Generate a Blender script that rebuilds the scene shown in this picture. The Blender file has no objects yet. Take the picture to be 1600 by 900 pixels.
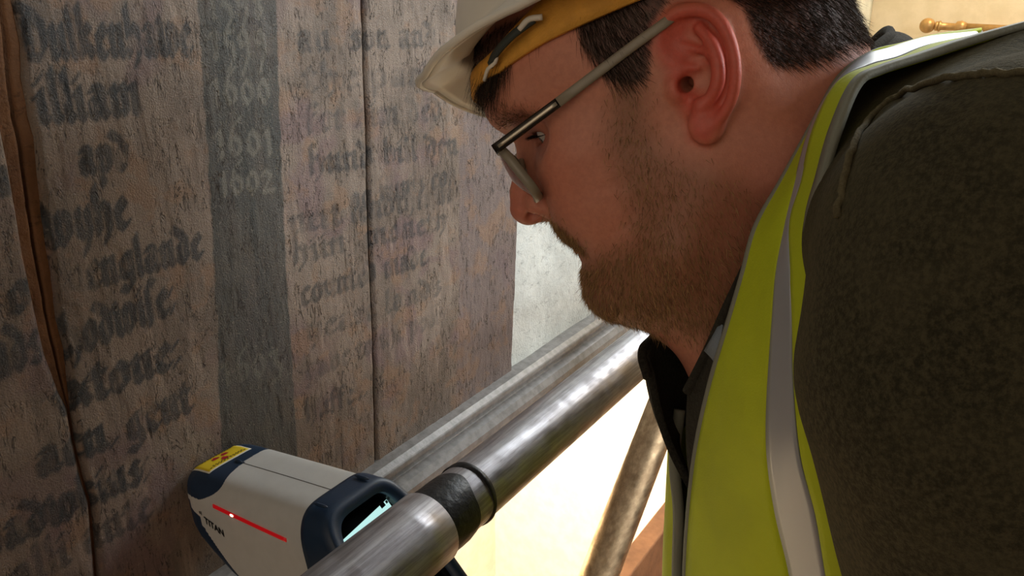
import bpy, math, random
import numpy as np
from mathutils import Vector, Matrix

rng = np.random.default_rng(7)
random.seed(7)
scene = bpy.context.scene
COL = scene.collection

# ------------------------------------------------------------------ camera
FPX = 1289.0                                   # focal length in pixels of a 1600 px wide frame
HEAD_ANG, PITCH = math.radians(32.7), math.radians(20.0)
CAM = np.array([0.0, 0.0, 1.6])
F = np.array([math.cos(PITCH) * math.cos(HEAD_ANG), math.cos(PITCH) * math.sin(HEAD_ANG), -math.sin(PITCH)])
R = np.array([math.sin(HEAD_ANG), -math.cos(HEAD_ANG), 0.0])
U = np.cross(R, F)
FH = np.array([math.cos(HEAD_ANG), math.sin(HEAD_ANG), 0.0])
cam_d = bpy.data.cameras.new('camera')
cam_d.sensor_width = 36.0
cam_d.lens = FPX / 1600.0 * 36.0
cam_d.clip_start = 0.02
cam = bpy.data.objects.new('camera', cam_d)
m = Matrix.Identity(4)
for i in range(3):
    m[i][0], m[i][1], m[i][2], m[i][3] = R[i], U[i], -F[i], CAM[i]
cam.matrix_world = m
COL.objects.link(cam)
scene.camera = cam

# ------------------------------------------------------------------ view, world, lights
vs = scene.view_settings
vs.view_transform = 'Standard'
vs.look = 'None'
vs.gamma = 1.0
vs.use_curve_mapping = False
vs.exposure = 0.0
scene.cycles.use_denoising = True
world = bpy.data.worlds.new('world')
scene.world = world
world.use_nodes = True
bg = world.node_tree.nodes['Background']
bg.inputs[0].default_value = (1.0, 0.91, 0.82, 1)
bg.inputs[1].default_value = 0.05


def area(name, loc, target, size, power, color):
    d = bpy.data.lights.new(name, 'AREA')
    d.shape = 'RECTANGLE'
    d.size, d.size_y = size
    d.energy = power
    d.color = color
    o = bpy.data.objects.new(name, d)
    o.location = loc
    o.rotation_euler = (Vector(target) - Vector(loc)).to_track_quat('-Z', 'Z').to_euler()
    COL.objects.link(o)
    return o


# unseen key light added behind the man so his shadow darkens the panel's left
area('added_key_light', (1.30, -1.00, 2.0), (0.9, 0.5, 1.3), (0.6, 0.9), 26.0, (0.92, 0.97, 1.0))
# unseen grazing light added close to the wall for gradient and relief
area('grazing_fill_light', (1.95, 0.20, 2.15), (0.7, 0.58, 1.3), (0.35, 0.7), 12.0, (0.88, 0.95, 1.0))
# unseen light assumed in the space behind the opening under the panel
area('assumed_far_room_light', (1.2, 0.95, 1.6), (1.9, 2.3, -0.4), (1.2, 0.8), 470.0, (1.0, 0.95, 0.87))
# unseen lamp assumed for the warm light on the end wall
area('assumed_end_wall_lamp', (2.7, -0.3, 2.6), (3.25, -0.3, 1.7), (0.4, 0.4), 30.0, (1.0, 0.80, 0.50))
# unseen warm fill added to light the near side of the face
area('face_fill_light', (-2.2, -0.35, 2.3), (0.5, 0.2, 1.4), (2.0, 2.0), 16.0, (1.0, 0.80, 0.60))


# ------------------------------------------------------------------ helpers
def ray(px, py):
    return F + R * (px - 800.0) / FPX - U * (py - 450.0) / FPX


def P(px, py, z):
    """point at photo pixel (px,py) and depth z metres"""
    return CAM + ray(px, py) * z


def project(pts):
    d = np.asarray(pts) - CAM
    z = d @ F
    return np.stack([800 + FPX * (d @ R) / z, 450 - FPX * (d @ U) / z], -1)


WALL_Y = 0.58


def onplane(px, py, axis, val):
    r = ray(px, py)
    return CAM + r * ((val - CAM[axis]) / r[axis])


def srgb(r, g, b):
    o = []
    for c in (r, g, b):
        c /= 255.0
        o.append(c / 12.92 if c <= 0.04045 else ((c + 0.055) / 1.055) ** 2.4)
    return tuple(o)


def mesh_np(name, verts, quads=None, tris=None, mat=None, parent=None, smooth=True):
    verts = np.ascontiguousarray(verts, np.float32)
    me = bpy.data.meshes.new(name)
    nq = 0 if quads is None else len(quads)
    nt = 0 if tris is None else len(tris)
    me.vertices.add(len(verts))
    me.vertices.foreach_set('co', verts.ravel())
    me.loops.add(nq * 4 + nt * 3)
    me.polygons.add(nq + nt)
    idx = []
    if nq:
        idx.append(np.asarray(quads, np.int32).ravel())
    if nt:
        idx.append(np.asarray(tris, np.int32).ravel())
    me.loops.foreach_set('vertex_index', np.concatenate(idx))
    starts = np.concatenate([np.arange(nq) * 4, nq * 4 + np.arange(nt) * 3]).astype(np.int32)
    me.polygons.foreach_set('loop_start', starts)
    me.update(calc_edges=True)
    me.validate()
    if smooth:
        me.polygons.foreach_set('use_smooth', np.ones(len(me.polygons), bool))
    if mat:
        me.materials.append(mat)
    o = bpy.data.objects.new(name, me)
    COL.objects.link(o)
    if parent:
        o.parent = parent
    return o


def mesh_py(name, verts, faces, mat=None, parent=None, smooth=False):
    me = bpy.data.meshes.new(name)
    me.from_pydata([tuple(map(float, v)) for v in verts], [], [tuple(map(int, f)) for f in faces])
    me.update()
    if smooth:
        for p in me.polygons:
            p.use_smooth = True
    if mat:
        me.materials.append(mat)
    o = bpy.data.objects.new(name, me)
    COL.objects.link(o)
    if parent:
        o.parent = parent
    return o


def color_attr(o, name, rgba):
    a = o.data.attributes.new(name, 'FLOAT_COLOR', 'POINT')
    a.data.foreach_set('color', np.ascontiguousarray(rgba, np.float32).ravel())


def empty(name, label=None, cat=None, group=None):
    o = bpy.data.objects.new(name, None)
    o.empty_display_size = 0.02
    COL.objects.link(o)
    return tag(o, label, cat, group)


def tag(o, label=None, cat=None, group=None, kind=None):
    if label:
        o['label'] = label
    if cat:
        o['category'] = cat
    if group:
        o['group'] = group
    if kind:
        o['kind'] = kind
    return o


def bevel(o, w, seg=2):
    b = o.modifiers.new('bevel', 'BEVEL')
    b.width = w
    b.segments = seg
    b.limit_method = 'ANGLE'
    b.angle_limit = math.radians(40)
    return o


def box(name, lo, hi, mat, parent=None, bev=0.0):
    x0, y0, z0 = lo
    x1, y1, z1 = hi
    v = [(x, y, z) for x in (x0, x1) for y in (y0, y1) for z in (z0, z1)]
    f = [(0, 1, 3, 2), (4, 6, 7, 5), (0, 4, 5, 1), (2, 3, 7, 6), (0, 2, 6, 4), (1, 5, 7, 3)]
    o = mesh_py(name, v, f, mat, parent)
    if bev:
        bevel(o, bev)
    return o


def catmull(pts, n):
    """n samples along a Catmull-Rom curve through pts"""
    p = np.asarray(pts, float)
    p = np.vstack([2 * p[0] - p[1], p, 2 * p[-1] - p[-2]])
    t = np.linspace(0, len(p) - 3 - 1e-9, n)
    i = t.astype(int)
    u = (t - i)[:, None]
    a, b, c, d = p[i], p[i + 1], p[i + 2], p[i + 3]
    return 0.5 * (2 * b + (c - a) * u + (2 * a - 5 * b + 4 * c - d) * u ** 2 + (3 * b - a - 3 * c + d) * u ** 3)


def tube(pts, rad, n=12, caps=True):
    """verts, faces of a tube along points; rad scalar or list"""
    p = np.asarray(pts, float)
    rad = np.broadcast_to(np.asarray(rad, float), (len(p),))
    tg = np.gradient(p, axis=0)
    tg /= np.linalg.norm(tg, axis=1, keepdims=True)
    up = np.array([0.0, 0.0, 1.0]) if abs(tg[0][2]) < 0.9 else np.array([1.0, 0, 0])
    v, f = [], []
    s = np.cross(up, tg[0])
    for k in range(len(p)):
        s = s - tg[k] * (s @ tg[k])
        s /= np.linalg.norm(s)
        w = np.cross(tg[k], s)
        for j in range(n):
            a = 2 * math.pi * j / n
            v.append(p[k] + rad[k] * (s * math.cos(a) + w * math.sin(a)))
    for k in range(len(p) - 1):
        for j in range(n):
            j2 = (j + 1) % n
            f.append((k * n + j, k * n + j2, (k + 1) * n + j2, (k + 1) * n + j))
    if caps:
        f.append(tuple(range(n))[::-1])
        f.append(tuple((len(p) - 1) * n + j for j in range(n)))
    return v, f


def tube_obj(name, pts, rad, mat, parent=None, n=12, smooth=True):
    v, f = tube(pts, rad, n)
    return mesh_py(name, v, f, mat, parent, smooth)


def lathe(name, prof, origin, axis, mat, parent=None, n=32):
    """prof: list of (distance along axis, radius)"""
    ax = np.asarray(axis, float)
    ax /= np.linalg.norm(ax)
    s = np.cross(ax, [0.31, 0.2, 0.93])
    s /= np.linalg.norm(s)
    w = np.cross(ax, s)
    v, f = [], []
    for d, r in prof:
        for j in range(n):
            a = 2 * math.pi * j / n
            v.append(np.asarray(origin) + ax * d + r * (s * math.cos(a) + w * math.sin(a)))
    for k in range(len(prof) - 1):
        for j in range(n):
            j2 = (j + 1) % n
            f.append((k * n + j, k * n + j2, (k + 1) * n + j2, (k + 1) * n + j))
    f.append(tuple(range(n))[::-1])
    f.append(tuple((len(prof) - 1) * n + j for j in range(n)))
    return mesh_py(name, v, f, mat, parent, True)


def sheet(name, grid, thick, mat, parent=None, flip=False):
    """thick sheet from a (rows, cols, 3) grid of points, extruded along its normals"""
    g = np.asarray(grid, float)
    nr, nc = g.shape[:2]
    du = np.gradient(g, axis=0)
    dv = np.gradient(g, axis=1)
    nrm = np.cross(du, dv)
    nrm /= np.linalg.norm(nrm, axis=2, keepdims=True) + 1e-12
    if flip:
        nrm = -nrm
    a = g.reshape(-1, 3)
    b = (g + nrm * thick).reshape(-1, 3)
    v = np.vstack([a, b])
    n = nr * nc
    q = []
    for i in range(nr - 1):
        for j in range(nc - 1):
            k = i * nc + j
            q.append((k, k + nc, k + nc + 1, k + 1))
            q.append((n + k, n + k + 1, n + k + nc + 1, n + k + nc))
    for i in range(nr - 1):
        k = i * nc
        q.append((k, n + k, n + k + nc, k + nc))
        k = i * nc + nc - 1
        q.append((k, k + nc, n + k + nc, n + k))
    for j in range(nc - 1):
        k = j
        q.append((k, k + 1, n + k + 1, n + k))
        k = (nr - 1) * nc + j
        q.append((k, n + k, n + k + 1, k + 1))
    return mesh_np(name, v, quads=np.array(q), mat=mat, parent=parent)


# ------------------------------------------------------------------ materials
class NT:
    def __init__(self, name):
        self.m = bpy.data.materials.new(name)
        self.m.use_nodes = True
        self.t = self.m.node_tree
        self.b = self.t.nodes['Principled BSDF']

    def n(self, typ, **kw):
        nd = self.t.nodes.new(typ)
        for k, v in kw.items():
            if k.startswith('i_'):
                key = k[2:]
                key = int(key) if key.isdigit() else key
                nd.inputs[key].default_value = v
            else:
                setattr(nd, k, v)
        return nd

    def l(self, a, b):
        self.t.links.new(a, b)

    def pos(self, scale=(1, 1, 1)):
        g = self.n('ShaderNodeNewGeometry')
        mp = self.n('ShaderNodeMapping')
        mp.inputs['Scale'].default_value = scale
        self.l(g.outputs['Position'], mp.inputs['Vector'])
        return mp.outputs[0]

    def noise(self, vec, scale, detail=4, rough=0.55, dist=0.0):
        nd = self.n('ShaderNodeTexNoise')
        nd.inputs['Scale'].default_value = scale
        nd.inputs['Detail'].default_value = detail
        nd.inputs['Roughness'].default_value = rough
        nd.inputs['Distortion'].default_value = dist
        self.l(vec, nd.inputs['Vector'])
        return nd.outputs[0]

    def ramp(self, fac, p0, p1, v0=0.0, v1=1.0):
        r = self.n('ShaderNodeMapRange')
        r.interpolation_type = 'SMOOTHSTEP'
        r.inputs[1].default_value = p0
        r.inputs[2].default_value = p1
        r.inputs[3].default_value = v0
        r.inputs[4].default_value = v1
        self.l(fac, r.inputs[0])
        return r.outputs[0]

    def mix(self, fac, a, b, mode='MIX'):
        x = self.n('ShaderNodeMix')
        x.data_type = 'RGBA'
        x.blend_type = mode
        for s, v in ((x.inputs[0], fac), (x.inputs[6], a), (x.inputs[7], b)):
            if isinstance(v, (int, float)):
                s.default_value = v
            elif isinstance(v, tuple):
                s.default_value = (*v[:3], 1)
            else:
                self.l(v, s)
        return x.outputs[2]

    def math(self, op, a, b=0.0):
        x = self.n('ShaderNodeMath', operation=op)
        for s, v in ((x.inputs[0], a), (x.inputs[1], b)):
            if isinstance(v, (int, float)):
                s.default_value = v
            else:
                self.l(v, s)
        return x.outputs[0]

    def bump(self, h, strength, dist, prev=None):
        b = self.n('ShaderNodeBump')
        b.inputs['Strength'].default_value = strength
        b.inputs['Distance'].default_value = dist
        self.l(h, b.inputs['Height'])
        if prev is not None:
            self.l(prev, b.inputs['Normal'])
        return b.outputs[0]

    def out(self, color=None, rough=None, normal=None, **kw):
        b = self.b
        if color is not None:
            if isinstance(color, tuple):
                b.inputs['Base Color'].default_value = (*color[:3], 1)
            else:
                self.l(color, b.inputs['Base Color'])
        if rough is not None:
            if isinstance(rough, (int, float)):
                b.inputs['Roughness'].default_value = rough
            else:
                self.l(rough, b.inputs['Roughness'])
        if normal is not None:
            self.l(normal, b.inputs['Normal'])
        for k, v in kw.items():
            b.inputs[k.replace('_', ' ')].default_value = v
        return self.m


def plain(name, col, rough=0.5, vary=0.08, scale=40.0, bump=0.0, bscale=200.0, metal=0.0, **kw):
    t = NT(name)
    v = t.pos()
    n = t.noise(v, scale, 3)
    dark = tuple(c * (1 - 2 * vary) for c in col)
    lite = tuple(min(1, c * (1 + 2 * vary)) for c in col)
    c = t.mix(t.ramp(n, 0.3, 0.7), dark, lite)
    nm = t.bump(t.noise(v, bscale, 3), bump, 0.002) if bump else None
    return t.out(c, rough, nm, Metallic=metal, **kw)


def emit(name, col, strength):
    t = NT(name)
    return t.out((0.01, 0.01, 0.01), 0.4, None, Emission_Color=(*col, 1), Emission_Strength=strength)


def mat_panel():
    t = NT('old_painted_oak')
    v = t.pos()
    vs_ = t.pos((1.0, 1.0, 0.16))
    at = t.n('ShaderNodeAttribute', attribute_name='paint')
    sep = t.n('ShaderNodeSeparateColor')
    t.l(at.outputs['Color'], sep.inputs[0])
    ink, band, digit = sep.outputs[0], sep.outputs[1], sep.outputs[2]
    border = at.outputs['Alpha']
    base = t.mix(t.ramp(t.noise(v, 9, 4, 0.6), 0.38, 0.62), srgb(116, 103, 92), srgb(143, 128, 115))
    base = t.mix(t.ramp(t.noise(v, 14, 3, 0.5, 0.6), 0.50, 0.66, 0, 0.75), base, srgb(122, 100, 100))
    base = t.mix(t.ramp(t.noise(vs_, 60, 5, 0.7), 0.50, 0.75, 0, 0.6), base, srgb(178, 158, 142))
    base = t.mix(t.ramp(t.noise(vs_, 34, 5, 0.7), 0.56, 0.75, 0, 0.6), base, srgb(96, 82, 74))
    base = t.mix(t.math('MULTIPLY', border, 0.6), base, srgb(122, 108, 108))
    base = t.mix(t.ramp(t.noise(v, 30, 4, 0.6), 0.52, 0.64, 0, 0.55), base, srgb(150, 118, 92))
    wear_b = t.ramp(t.noise(vs_, 45, 5, 0.7), 0.32, 0.62, 1.0, 0.80)
    c = t.mix(t.math('MULTIPLY', band, wear_b), base, srgb(70, 73, 71))
    wear = t.ramp(t.noise(vs_, 90, 5, 0.75), 0.42, 0.75, 1.0, 0.7)
    c = t.mix(t.math('MULTIPLY', ink, wear), c, srgb(50, 56, 61))
    c = t.mix(t.math('MULTIPLY', digit, t.math('MULTIPLY', wear, 0.62)), c, srgb(140, 136, 124))
    # fine speckle of bare ground
    gr = t.noise(t.pos((1, 1, 0.6)), 650, 4, 0.75)
    c = t.mix(t.ramp(gr, 0.30, 0.46, 0.42, 0.0), c, srgb(52, 48, 46))
    spk = t.ramp(t.noise(v, 420, 3, 0.7), 0.60, 0.72)
    c = t.mix(t.math('MULTIPLY', spk, 0.38), c, srgb(186, 174, 160))
    cn = t.noise(t.pos((1.0, 1.0, 0.20)), 120, 4, 0.6, 0.5)
    ck = t.math('ABSOLUTE', t.math('SUBTRACT', cn, 0.5))
    crack = t.math('MULTIPLY', t.ramp(ck, 0.004, 0.016, 1.0, 0.0), t.ramp(t.noise(v, 26, 4, 0.65), 0.44, 0.54))
    c = t.mix(t.math('MULTIPLY', crack, 0.75), c, srgb(46, 38, 36))
    h1 = t.noise(t.pos((1.0, 1.0, 0.10)), 260, 5, 0.7)
    h2 = t.noise(v, 700, 3, 0.6)
    h3 = t.noise(t.pos((1.0, 1.0, 0.3)), 75, 5, 0.75)
    nm = t.bump(h3, 0.10, 0.003)
    nm = t.bump(h1, 0.30, 0.0012, nm)
    nm = t.bump(h2, 0.9, 0.0016, nm)
    nm = t.bump(gr, 0.6, 0.0012, nm)
    nm = t.bump(t.math('SUBTRACT', 1.0, crack), 0.8, 0.0020, nm)
    return t.out(c, t.ramp(h3, 0.3, 0.7, 0.42, 0.62), nm, Specular_IOR_Level=0.45)


def mat_plaster(name, a, b, bump=0.4, stains=True):
    t = NT(name)
    v = t.pos()
    c = t.mix(t.ramp(t.noise(v, 12, 5, 0.65), 0.35, 0.65), a, b)
    if stains:
        c = t.mix(t.ramp(t.noise(t.pos((1, 1, 2.2)), 60, 6, 0.8, 0.4), 0.54, 0.66, 0, 0.6), c, tuple(x * 0.45 for x in a))
    nm = t.bump(t.noise(v, 55, 6, 0.7), bump, 0.006)
    nm = t.bump(t.noise(v, 300, 3, 0.6), bump * 0.6, 0.0015, nm)
    return t.out(c, 0.75, nm)


def mat_pipe(name, col, dark, rough=0.43):
    t = NT(name)
    v = t.pos((0.06, 1, 1))
    vi = t.pos()
    n1 = t.noise(v, 160, 5, 0.7)
    c = t.mix(t.ramp(n1, 0.35, 0.68), dark, col)
    c = t.mix(t.ramp(t.noise(vi, 120, 5, 0.75), 0.62, 0.76, 0, 0.45), c, tuple(x * 0.4 for x in dark))
    rg = t.ramp(t.noise(vi, 60, 4), 0.3, 0.7, rough - 0.08, rough + 0.14)
    nm = t.bump(n1, 0.12, 0.001)
    nm = t.bump(t.noise(vi, 220, 4, 0.7), 0.08, 0.001, nm)
    return t.out(c, rg, nm, Metallic=0.9)


def mat_attr(name, attr, rough, bump=0.2, bscale=900, sub=0.0, spec=0.4):
    t = NT(name)
    v = t.pos()
    at = t.n('ShaderNodeAttribute', attribute_name=attr)
    n = t.noise(v, 260, 4, 0.6)
    c = t.mix(t.ramp(n, 0.3, 0.7, 0.0, 0.22), at.outputs['Color'], srgb(150, 82, 66), 'MIX')
    nm = t.bump(t.noise(v, bscale, 3, 0.6), bump, 0.0006)
    nm = t.bump(t.noise(v, 330, 3, 0.6), bump * 0.6, 0.0012, nm)
    m_ = t.out(c, rough, nm, Specular_IOR_Level=spec)
    if sub:
        t.b.inputs['Subsurface Weight'].default_value = sub
        t.b.inputs['Subsurface Radius'].default_value = (1.0, 0.35, 0.18)
        t.b.inputs['Subsurface Scale'].default_value = 0.004
    return m_


def mat_fleece(name, a, b, sheen=0.25):
    t = NT(name)
    v = t.pos()
    n = t.noise(v, 420, 4, 0.7)
    c = t.mix(t.ramp(n, 0.35, 0.68), a, b)
    c = t.mix(t.ramp(t.noise(v, 22, 3), 0.4, 0.65, 0, 0.35), c, tuple(x * 1.25 for x in b))
    nm = t.bump(n, 0.7, 0.0022)
    nm = t.bump(t.noise(v, 60, 3), 0.25, 0.006, nm)
    m_ = t.out(c, 0.95, nm, Specular_IOR_Level=0.1)
    t.b.inputs['Sheen Weight'].default_value = sheen
    t.b.inputs['Sheen Tint'].default_value = (*[min(1, x * 4) for x in b], 1)
    return m_


def mat_hair(name, a, b, rough=0.5):
    t = NT(name)
    at = t.n('ShaderNodeAttribute', attribute_name='tone')
    c = t.mix(at.outputs['Fac'], a, b)
    return t.out(c, rough, None, Specular_IOR_Level=0.14)


def mat_cloth(name, col, bump=0.35, rough=0.7):
    t = NT(name)
    v = t.pos()
    n = t.noise(v, 900, 2, 0.5)
    c = t.mix(t.ramp(t.noise(v, 16, 4), 0.35, 0.65), tuple(x * 0.88 for x in col), col)
    nm = t.bump(n, bump, 0.0006)
    nm = t.bump(t.noise(t.pos((1, 1, 0.5)), 26, 3), 0.3, 0.008, nm)
    return t.out(c, rough, nm)


M_PANEL = mat_panel()
M_FILL = mat_plaster('brown_filler', srgb(104, 68, 40), srgb(134, 92, 58), 0.5, True)
M_DARK = plain('shadow_dark_wood', srgb(38, 28, 22), 0.9)
M_WHITEWASH = mat_plaster('whitewash', srgb(206, 209, 202), srgb(226, 229, 222), 0.45)
M_CREAM = mat_plaster('cream_plaster', srgb(218, 203, 174), srgb(228, 213, 186), 0.15, False)
M_APRON = mat_plaster('apron_plaster', srgb(176, 170, 150), srgb(196, 190, 168), 0.25)
M_MOULD = plain('grey_painted_moulding', srgb(128, 126, 124), 0.38, 0.10, 90, 0.15, 300)
M_PIPE = mat_pipe('galvanised_tube', srgb(190, 188, 192), srgb(140, 136, 138))
M_PIPE2 = mat_pipe('weathered_tube', srgb(196, 168, 132), srgb(166, 138, 106), 0.45)
M_TAPE = plain('black_tape', srgb(20, 20, 22), 0.45, 0.1, 60, 0.4, 160)
M_BOARD = plain('timber_board', srgb(146, 100, 66), 0.8, 0.10, 25, 0.3, 120)
M_FLOOR = plain('stone_floor', srgb(190, 176, 150), 0.8, 0.1, 6)
M_BRASS = plain('brass', srgb(186, 146, 92), 0.42, 0.06, 60, metal=0.45)
M_DEV_WHITE = plain('white_plastic', srgb(204, 204, 200), 0.45, 0.015, 60, 0.06, 1500)
M_DEV_NAVY = plain('navy_plastic', srgb(26, 50, 76), 0.42, 0.04, 60, 0.08, 1200)
M_DEV_GREY = plain('grey_rubber', srgb(96, 94, 90), 0.6, 0.05)
M_DEV_BLACK = plain('black_plastic', srgb(14, 16, 20), 0.3, 0.05)
M_YELLOW = plain('label_yellow', srgb(236, 206, 40), 0.5, 0.02)
M_LABELW = plain('label_white', srgb(226, 224, 210), 0.5, 0.02)
M_LRED = plain('label_red', srgb(176, 36, 46), 0.5, 0.02)
M_LTXT = plain('label_print', srgb(60, 54, 20), 0.6, 0.02)
M_PRINT = plain('black_print', srgb(22, 24, 26), 0.5, 0.02)
M_SCREEN = emit('screen_glow', srgb(190, 240, 236), 1.0)
M_LED = NT('red_light_strip').out(srgb(150, 14, 20), 0.35, None, Emission_Color=(*srgb(255, 20, 30), 1), Emission_Strength=0.22)
M_LEDHOT = emit('red_led_hot', (1.0, 0.28, 0.2), 9.0)
M_SKIN = mat_attr('skin', 'skin', 0.48, 0.25, 900, 0.2)
M_EYEW = plain('eye_white', srgb(205, 196, 188), 0.15, 0.02)
M_IRIS = plain('iris', srgb(70, 60, 50), 0.15, 0.1)
M_HAIR = mat_hair('dark_hair', srgb(24, 19, 16), srgb(86, 66, 50))
M_BEARD = mat_hair('ginger_beard', srgb(88, 66, 42), srgb(198, 158, 108))
M_FLEECE = mat_fleece('olive_fleece', srgb(44, 41, 30), srgb(74, 68, 50))
M_COLLAR = mat_fleece('dark_collar_fleece', srgb(34, 32, 28), srgb(52, 49, 42))
M_SEAM = mat_fleece('fleece_seam', srgb(70, 63, 46), srgb(96, 88, 66))
M_HIVIS = mat_cloth('hi_vis_yellow', srgb(192, 204, 20))
M_TRIM = mat_cloth('grey_trim', srgb(132, 132, 116))
M_REFL = NT('reflective_tape').out(srgb(166, 167, 172), 0.38, None, Metallic=0.25)
M_SHIRT = mat_cloth('blue_grey_shirt', srgb(130, 140, 150))
M_TROUS = mat_cloth('dark_trousers', srgb(40, 42, 48))
M_BOOT = plain('boot_leather', srgb(46, 36, 28), 0.6)
M_HAT = plain('white_hat_plastic', srgb(226, 220, 206), 0.38, 0.015, 30)
M_SWEAT = plain('yellow_headband', srgb(222, 160, 60), 0.7, 0.05, 80, 0.3, 600)
M_STRAP = plain('grey_green_strap', srgb(52, 58, 54), 0.7)
M_FRAME = plain('taupe_frame', srgb(140, 130, 112), 0.4, 0.04)
M_GUN = plain('dark_metal_frame', srgb(60, 54, 48), 0.25, 0.05, metal=0.8)
M_SILVER = plain('silver_inlay', srgb(190, 180, 160), 0.3, 0.05, metal=0.7)
_g = NT('lens_glass')
_g.b.inputs['Transmission Weight'].default_value = 1.0
_g.b.inputs['IOR'].default_value = 1.25
M_LENS = _g.out((0.92, 0.93, 0.92), 0.02)

# ------------------------------------------------------------------ the painted panel (old oak boards with blackletter)
def mn(x):
    return [(x - .14, .84), (x, .97), (x, .13), (x + .14, .02)]


GLYPH = {
    'i': (.45, [mn(.2), [(.16, 1.28), (.26, 1.38)]]),
    'n': (.88, [mn(.2), [(.2, .78), (.62, .97), (.62, .13), (.76, .02)]]),
    'm': (1.3, [mn(.2), [(.2, .78), (.62, .97), (.62, .05)], [(.62, .78), (1.04, .97), (1.04, .13), (1.18, .02)]]),
    'u': (.88, [mn(.2), mn(.62), [(.2, .1), (.62, .2)]]),
    'v': (.85, [[(.1, 1.2), (.2, .9), (.2, .15), (.4, 0), (.62, .2), (.62, .8), (.42, .97)]]),
    'a': (.88, [[(.2, .6), (.2, .14), (.38, 0)], [(.2, .6), (.6, .45)], [(.22, .93), (.45, .97), (.6, .85), (.6, .13), (.75, .02)]]),
    'b': (.85, [[(.2, 1.6), (.2, .1), (.4, 0), (.65, .15), (.65, .8), (.45, .97), (.2, .8)]]),
    'c': (.68, [[(.6, .85), (.4, .97), (.2, .8), (.2, .15), (.4, 0), (.6, .12)]]),
    'd': (.85, [[(-.02, 1.5), (.35, 1.25), (.62, .9), (.62, .15), (.42, 0), (.2, .15), (.2, .75), (.45, .95)]]),
    'e': (.70, [[(.2, .48), (.58, .72), (.42, .97), (.2, .8), (.2, .15), (.4, 0), (.62, .12)]]),
    'f': (.6, [[(.2, -.1), (.2, 1.35), (.4, 1.55), (.62, 1.4)], [(0, .92), (.5, .92)]]),
    'g': (.85, [[(.62, .95), (.4, .97), (.2, .8), (.2, .2), (.4, .05), (.62, .2)], [(.62, .97), (.62, -.3), (.35, -.5), (.05, -.35)]]),
    'h': (.88, [[(.2, 1.6), (.2, .05)], [(.2, .8), (.45, .97), (.65, .8), (.65, .1), (.42, -.3)]]),
    'k': (.82, [[(.2, 1.6), (.2, .05)], [(.2, .5), (.45, .97), (.6, .8), (.3, .55)], [(.3, .55), (.65, .05)]]),
    'l': (.45, [[(.2, 1.6), (.2, .13), (.34, 0)]]),
    'o': (.82, [[(.4, .97), (.2, .8), (.2, .15), (.4, 0), (.62, .15), (.62, .8), (.4, .97)]]),
    'p': (.88, [[(.2, .97), (.2, -.55)], [(.2, .8), (.45, .97), (.65, .8), (.65, .15), (.45, 0), (.2, .12)]]),
    'r': (.6, [mn(.2), [(.2, .8), (.42, .97), (.54, .8)]]),
    's': (.7, [[(.55, .85), (.35, .97), (.2, .75), (.6, .35), (.45, 0), (.15, .12)]]),
    'S': (.6, [[(.2, -.1), (.2, 1.35), (.4, 1.55), (.62, 1.4)]]),
    't': (.6, [[(.25, 1.25), (.25, .13), (.42, 0), (.55, .1)], [(.05, .92), (.5, .92)]]),
    'w': (1.25, [[(.1, 1.2), (.2, .9), (.2, .15), (.4, 0), (.6, .15), (.6, 1.0)], [(.6, .15), (.8, 0), (1.02, .2), (1.02, .8), (.8, .97)]]),
    'x': (.72, [[(.1, .95), (.6, .05)], [(.6, .95), (.1, .05)], [(.2, .5), (.5, .5)]]),
    'y': (.85, [[(.2, .97), (.2, .2), (.4, .05), (.62, .2)], [(.62, .97), (.62, .1), (.3, -.5)]]),
    'D': (1.1, [[(.25, 1.3), (.25, .05), (.6, .02), (.88, .35), (.88, 1.0), (.5, 1.35), (.0, 1.55)]]),
    '.': (.35, [[(.12, .05), (.22, .15)]]),
    ':': (.4, [[(.12, .05), (.22, .15)], [(.12, .75), (.22, .85)]]),
    ' ': (.5, []),
    '1': (.6, [[(.15, .85), (.35, 1.0), (.35, 0)]]),
    '5': (.8, [[(.68, 1.0), (.3, .95), (.25, .6), (.55, .5), (.62, 0), (.25, -.45)]]),
    '9': (.85, [[(.62, .7), (.4, 1), (.15, .75), (.3, .42), (.62, .7), (.58, .1), (.2, -.6)]]),
    '8': (.85, [[(.6, .85), (.4, 1), (.2, .8), (.6, .3), (.4, 0), (.18, .25), (.6, .85)]]),
    '6': (.85, [[(.78, 1.55), (.35, 1.15), (.15, .5), (.3, .05), (.6, .15), (.66, .55), (.42, .8), (.2, .55)]]),
    '0': (.85, [[(.4, 1.0), (.17, .7), (.17, .28), (.4, 0), (.66, .28), (.66, .7), (.4, 1.0)]]),
    '2': (.85, [[(.12, .8), (.35, 1), (.62, .75), (.15, .02), (.74, .05)]]),
    '3': (.8, [[(.1, .9), (.5, 1), (.4, .55), (.66, .2), (.5, -.35), (.08, -.45)]]),
}
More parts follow.
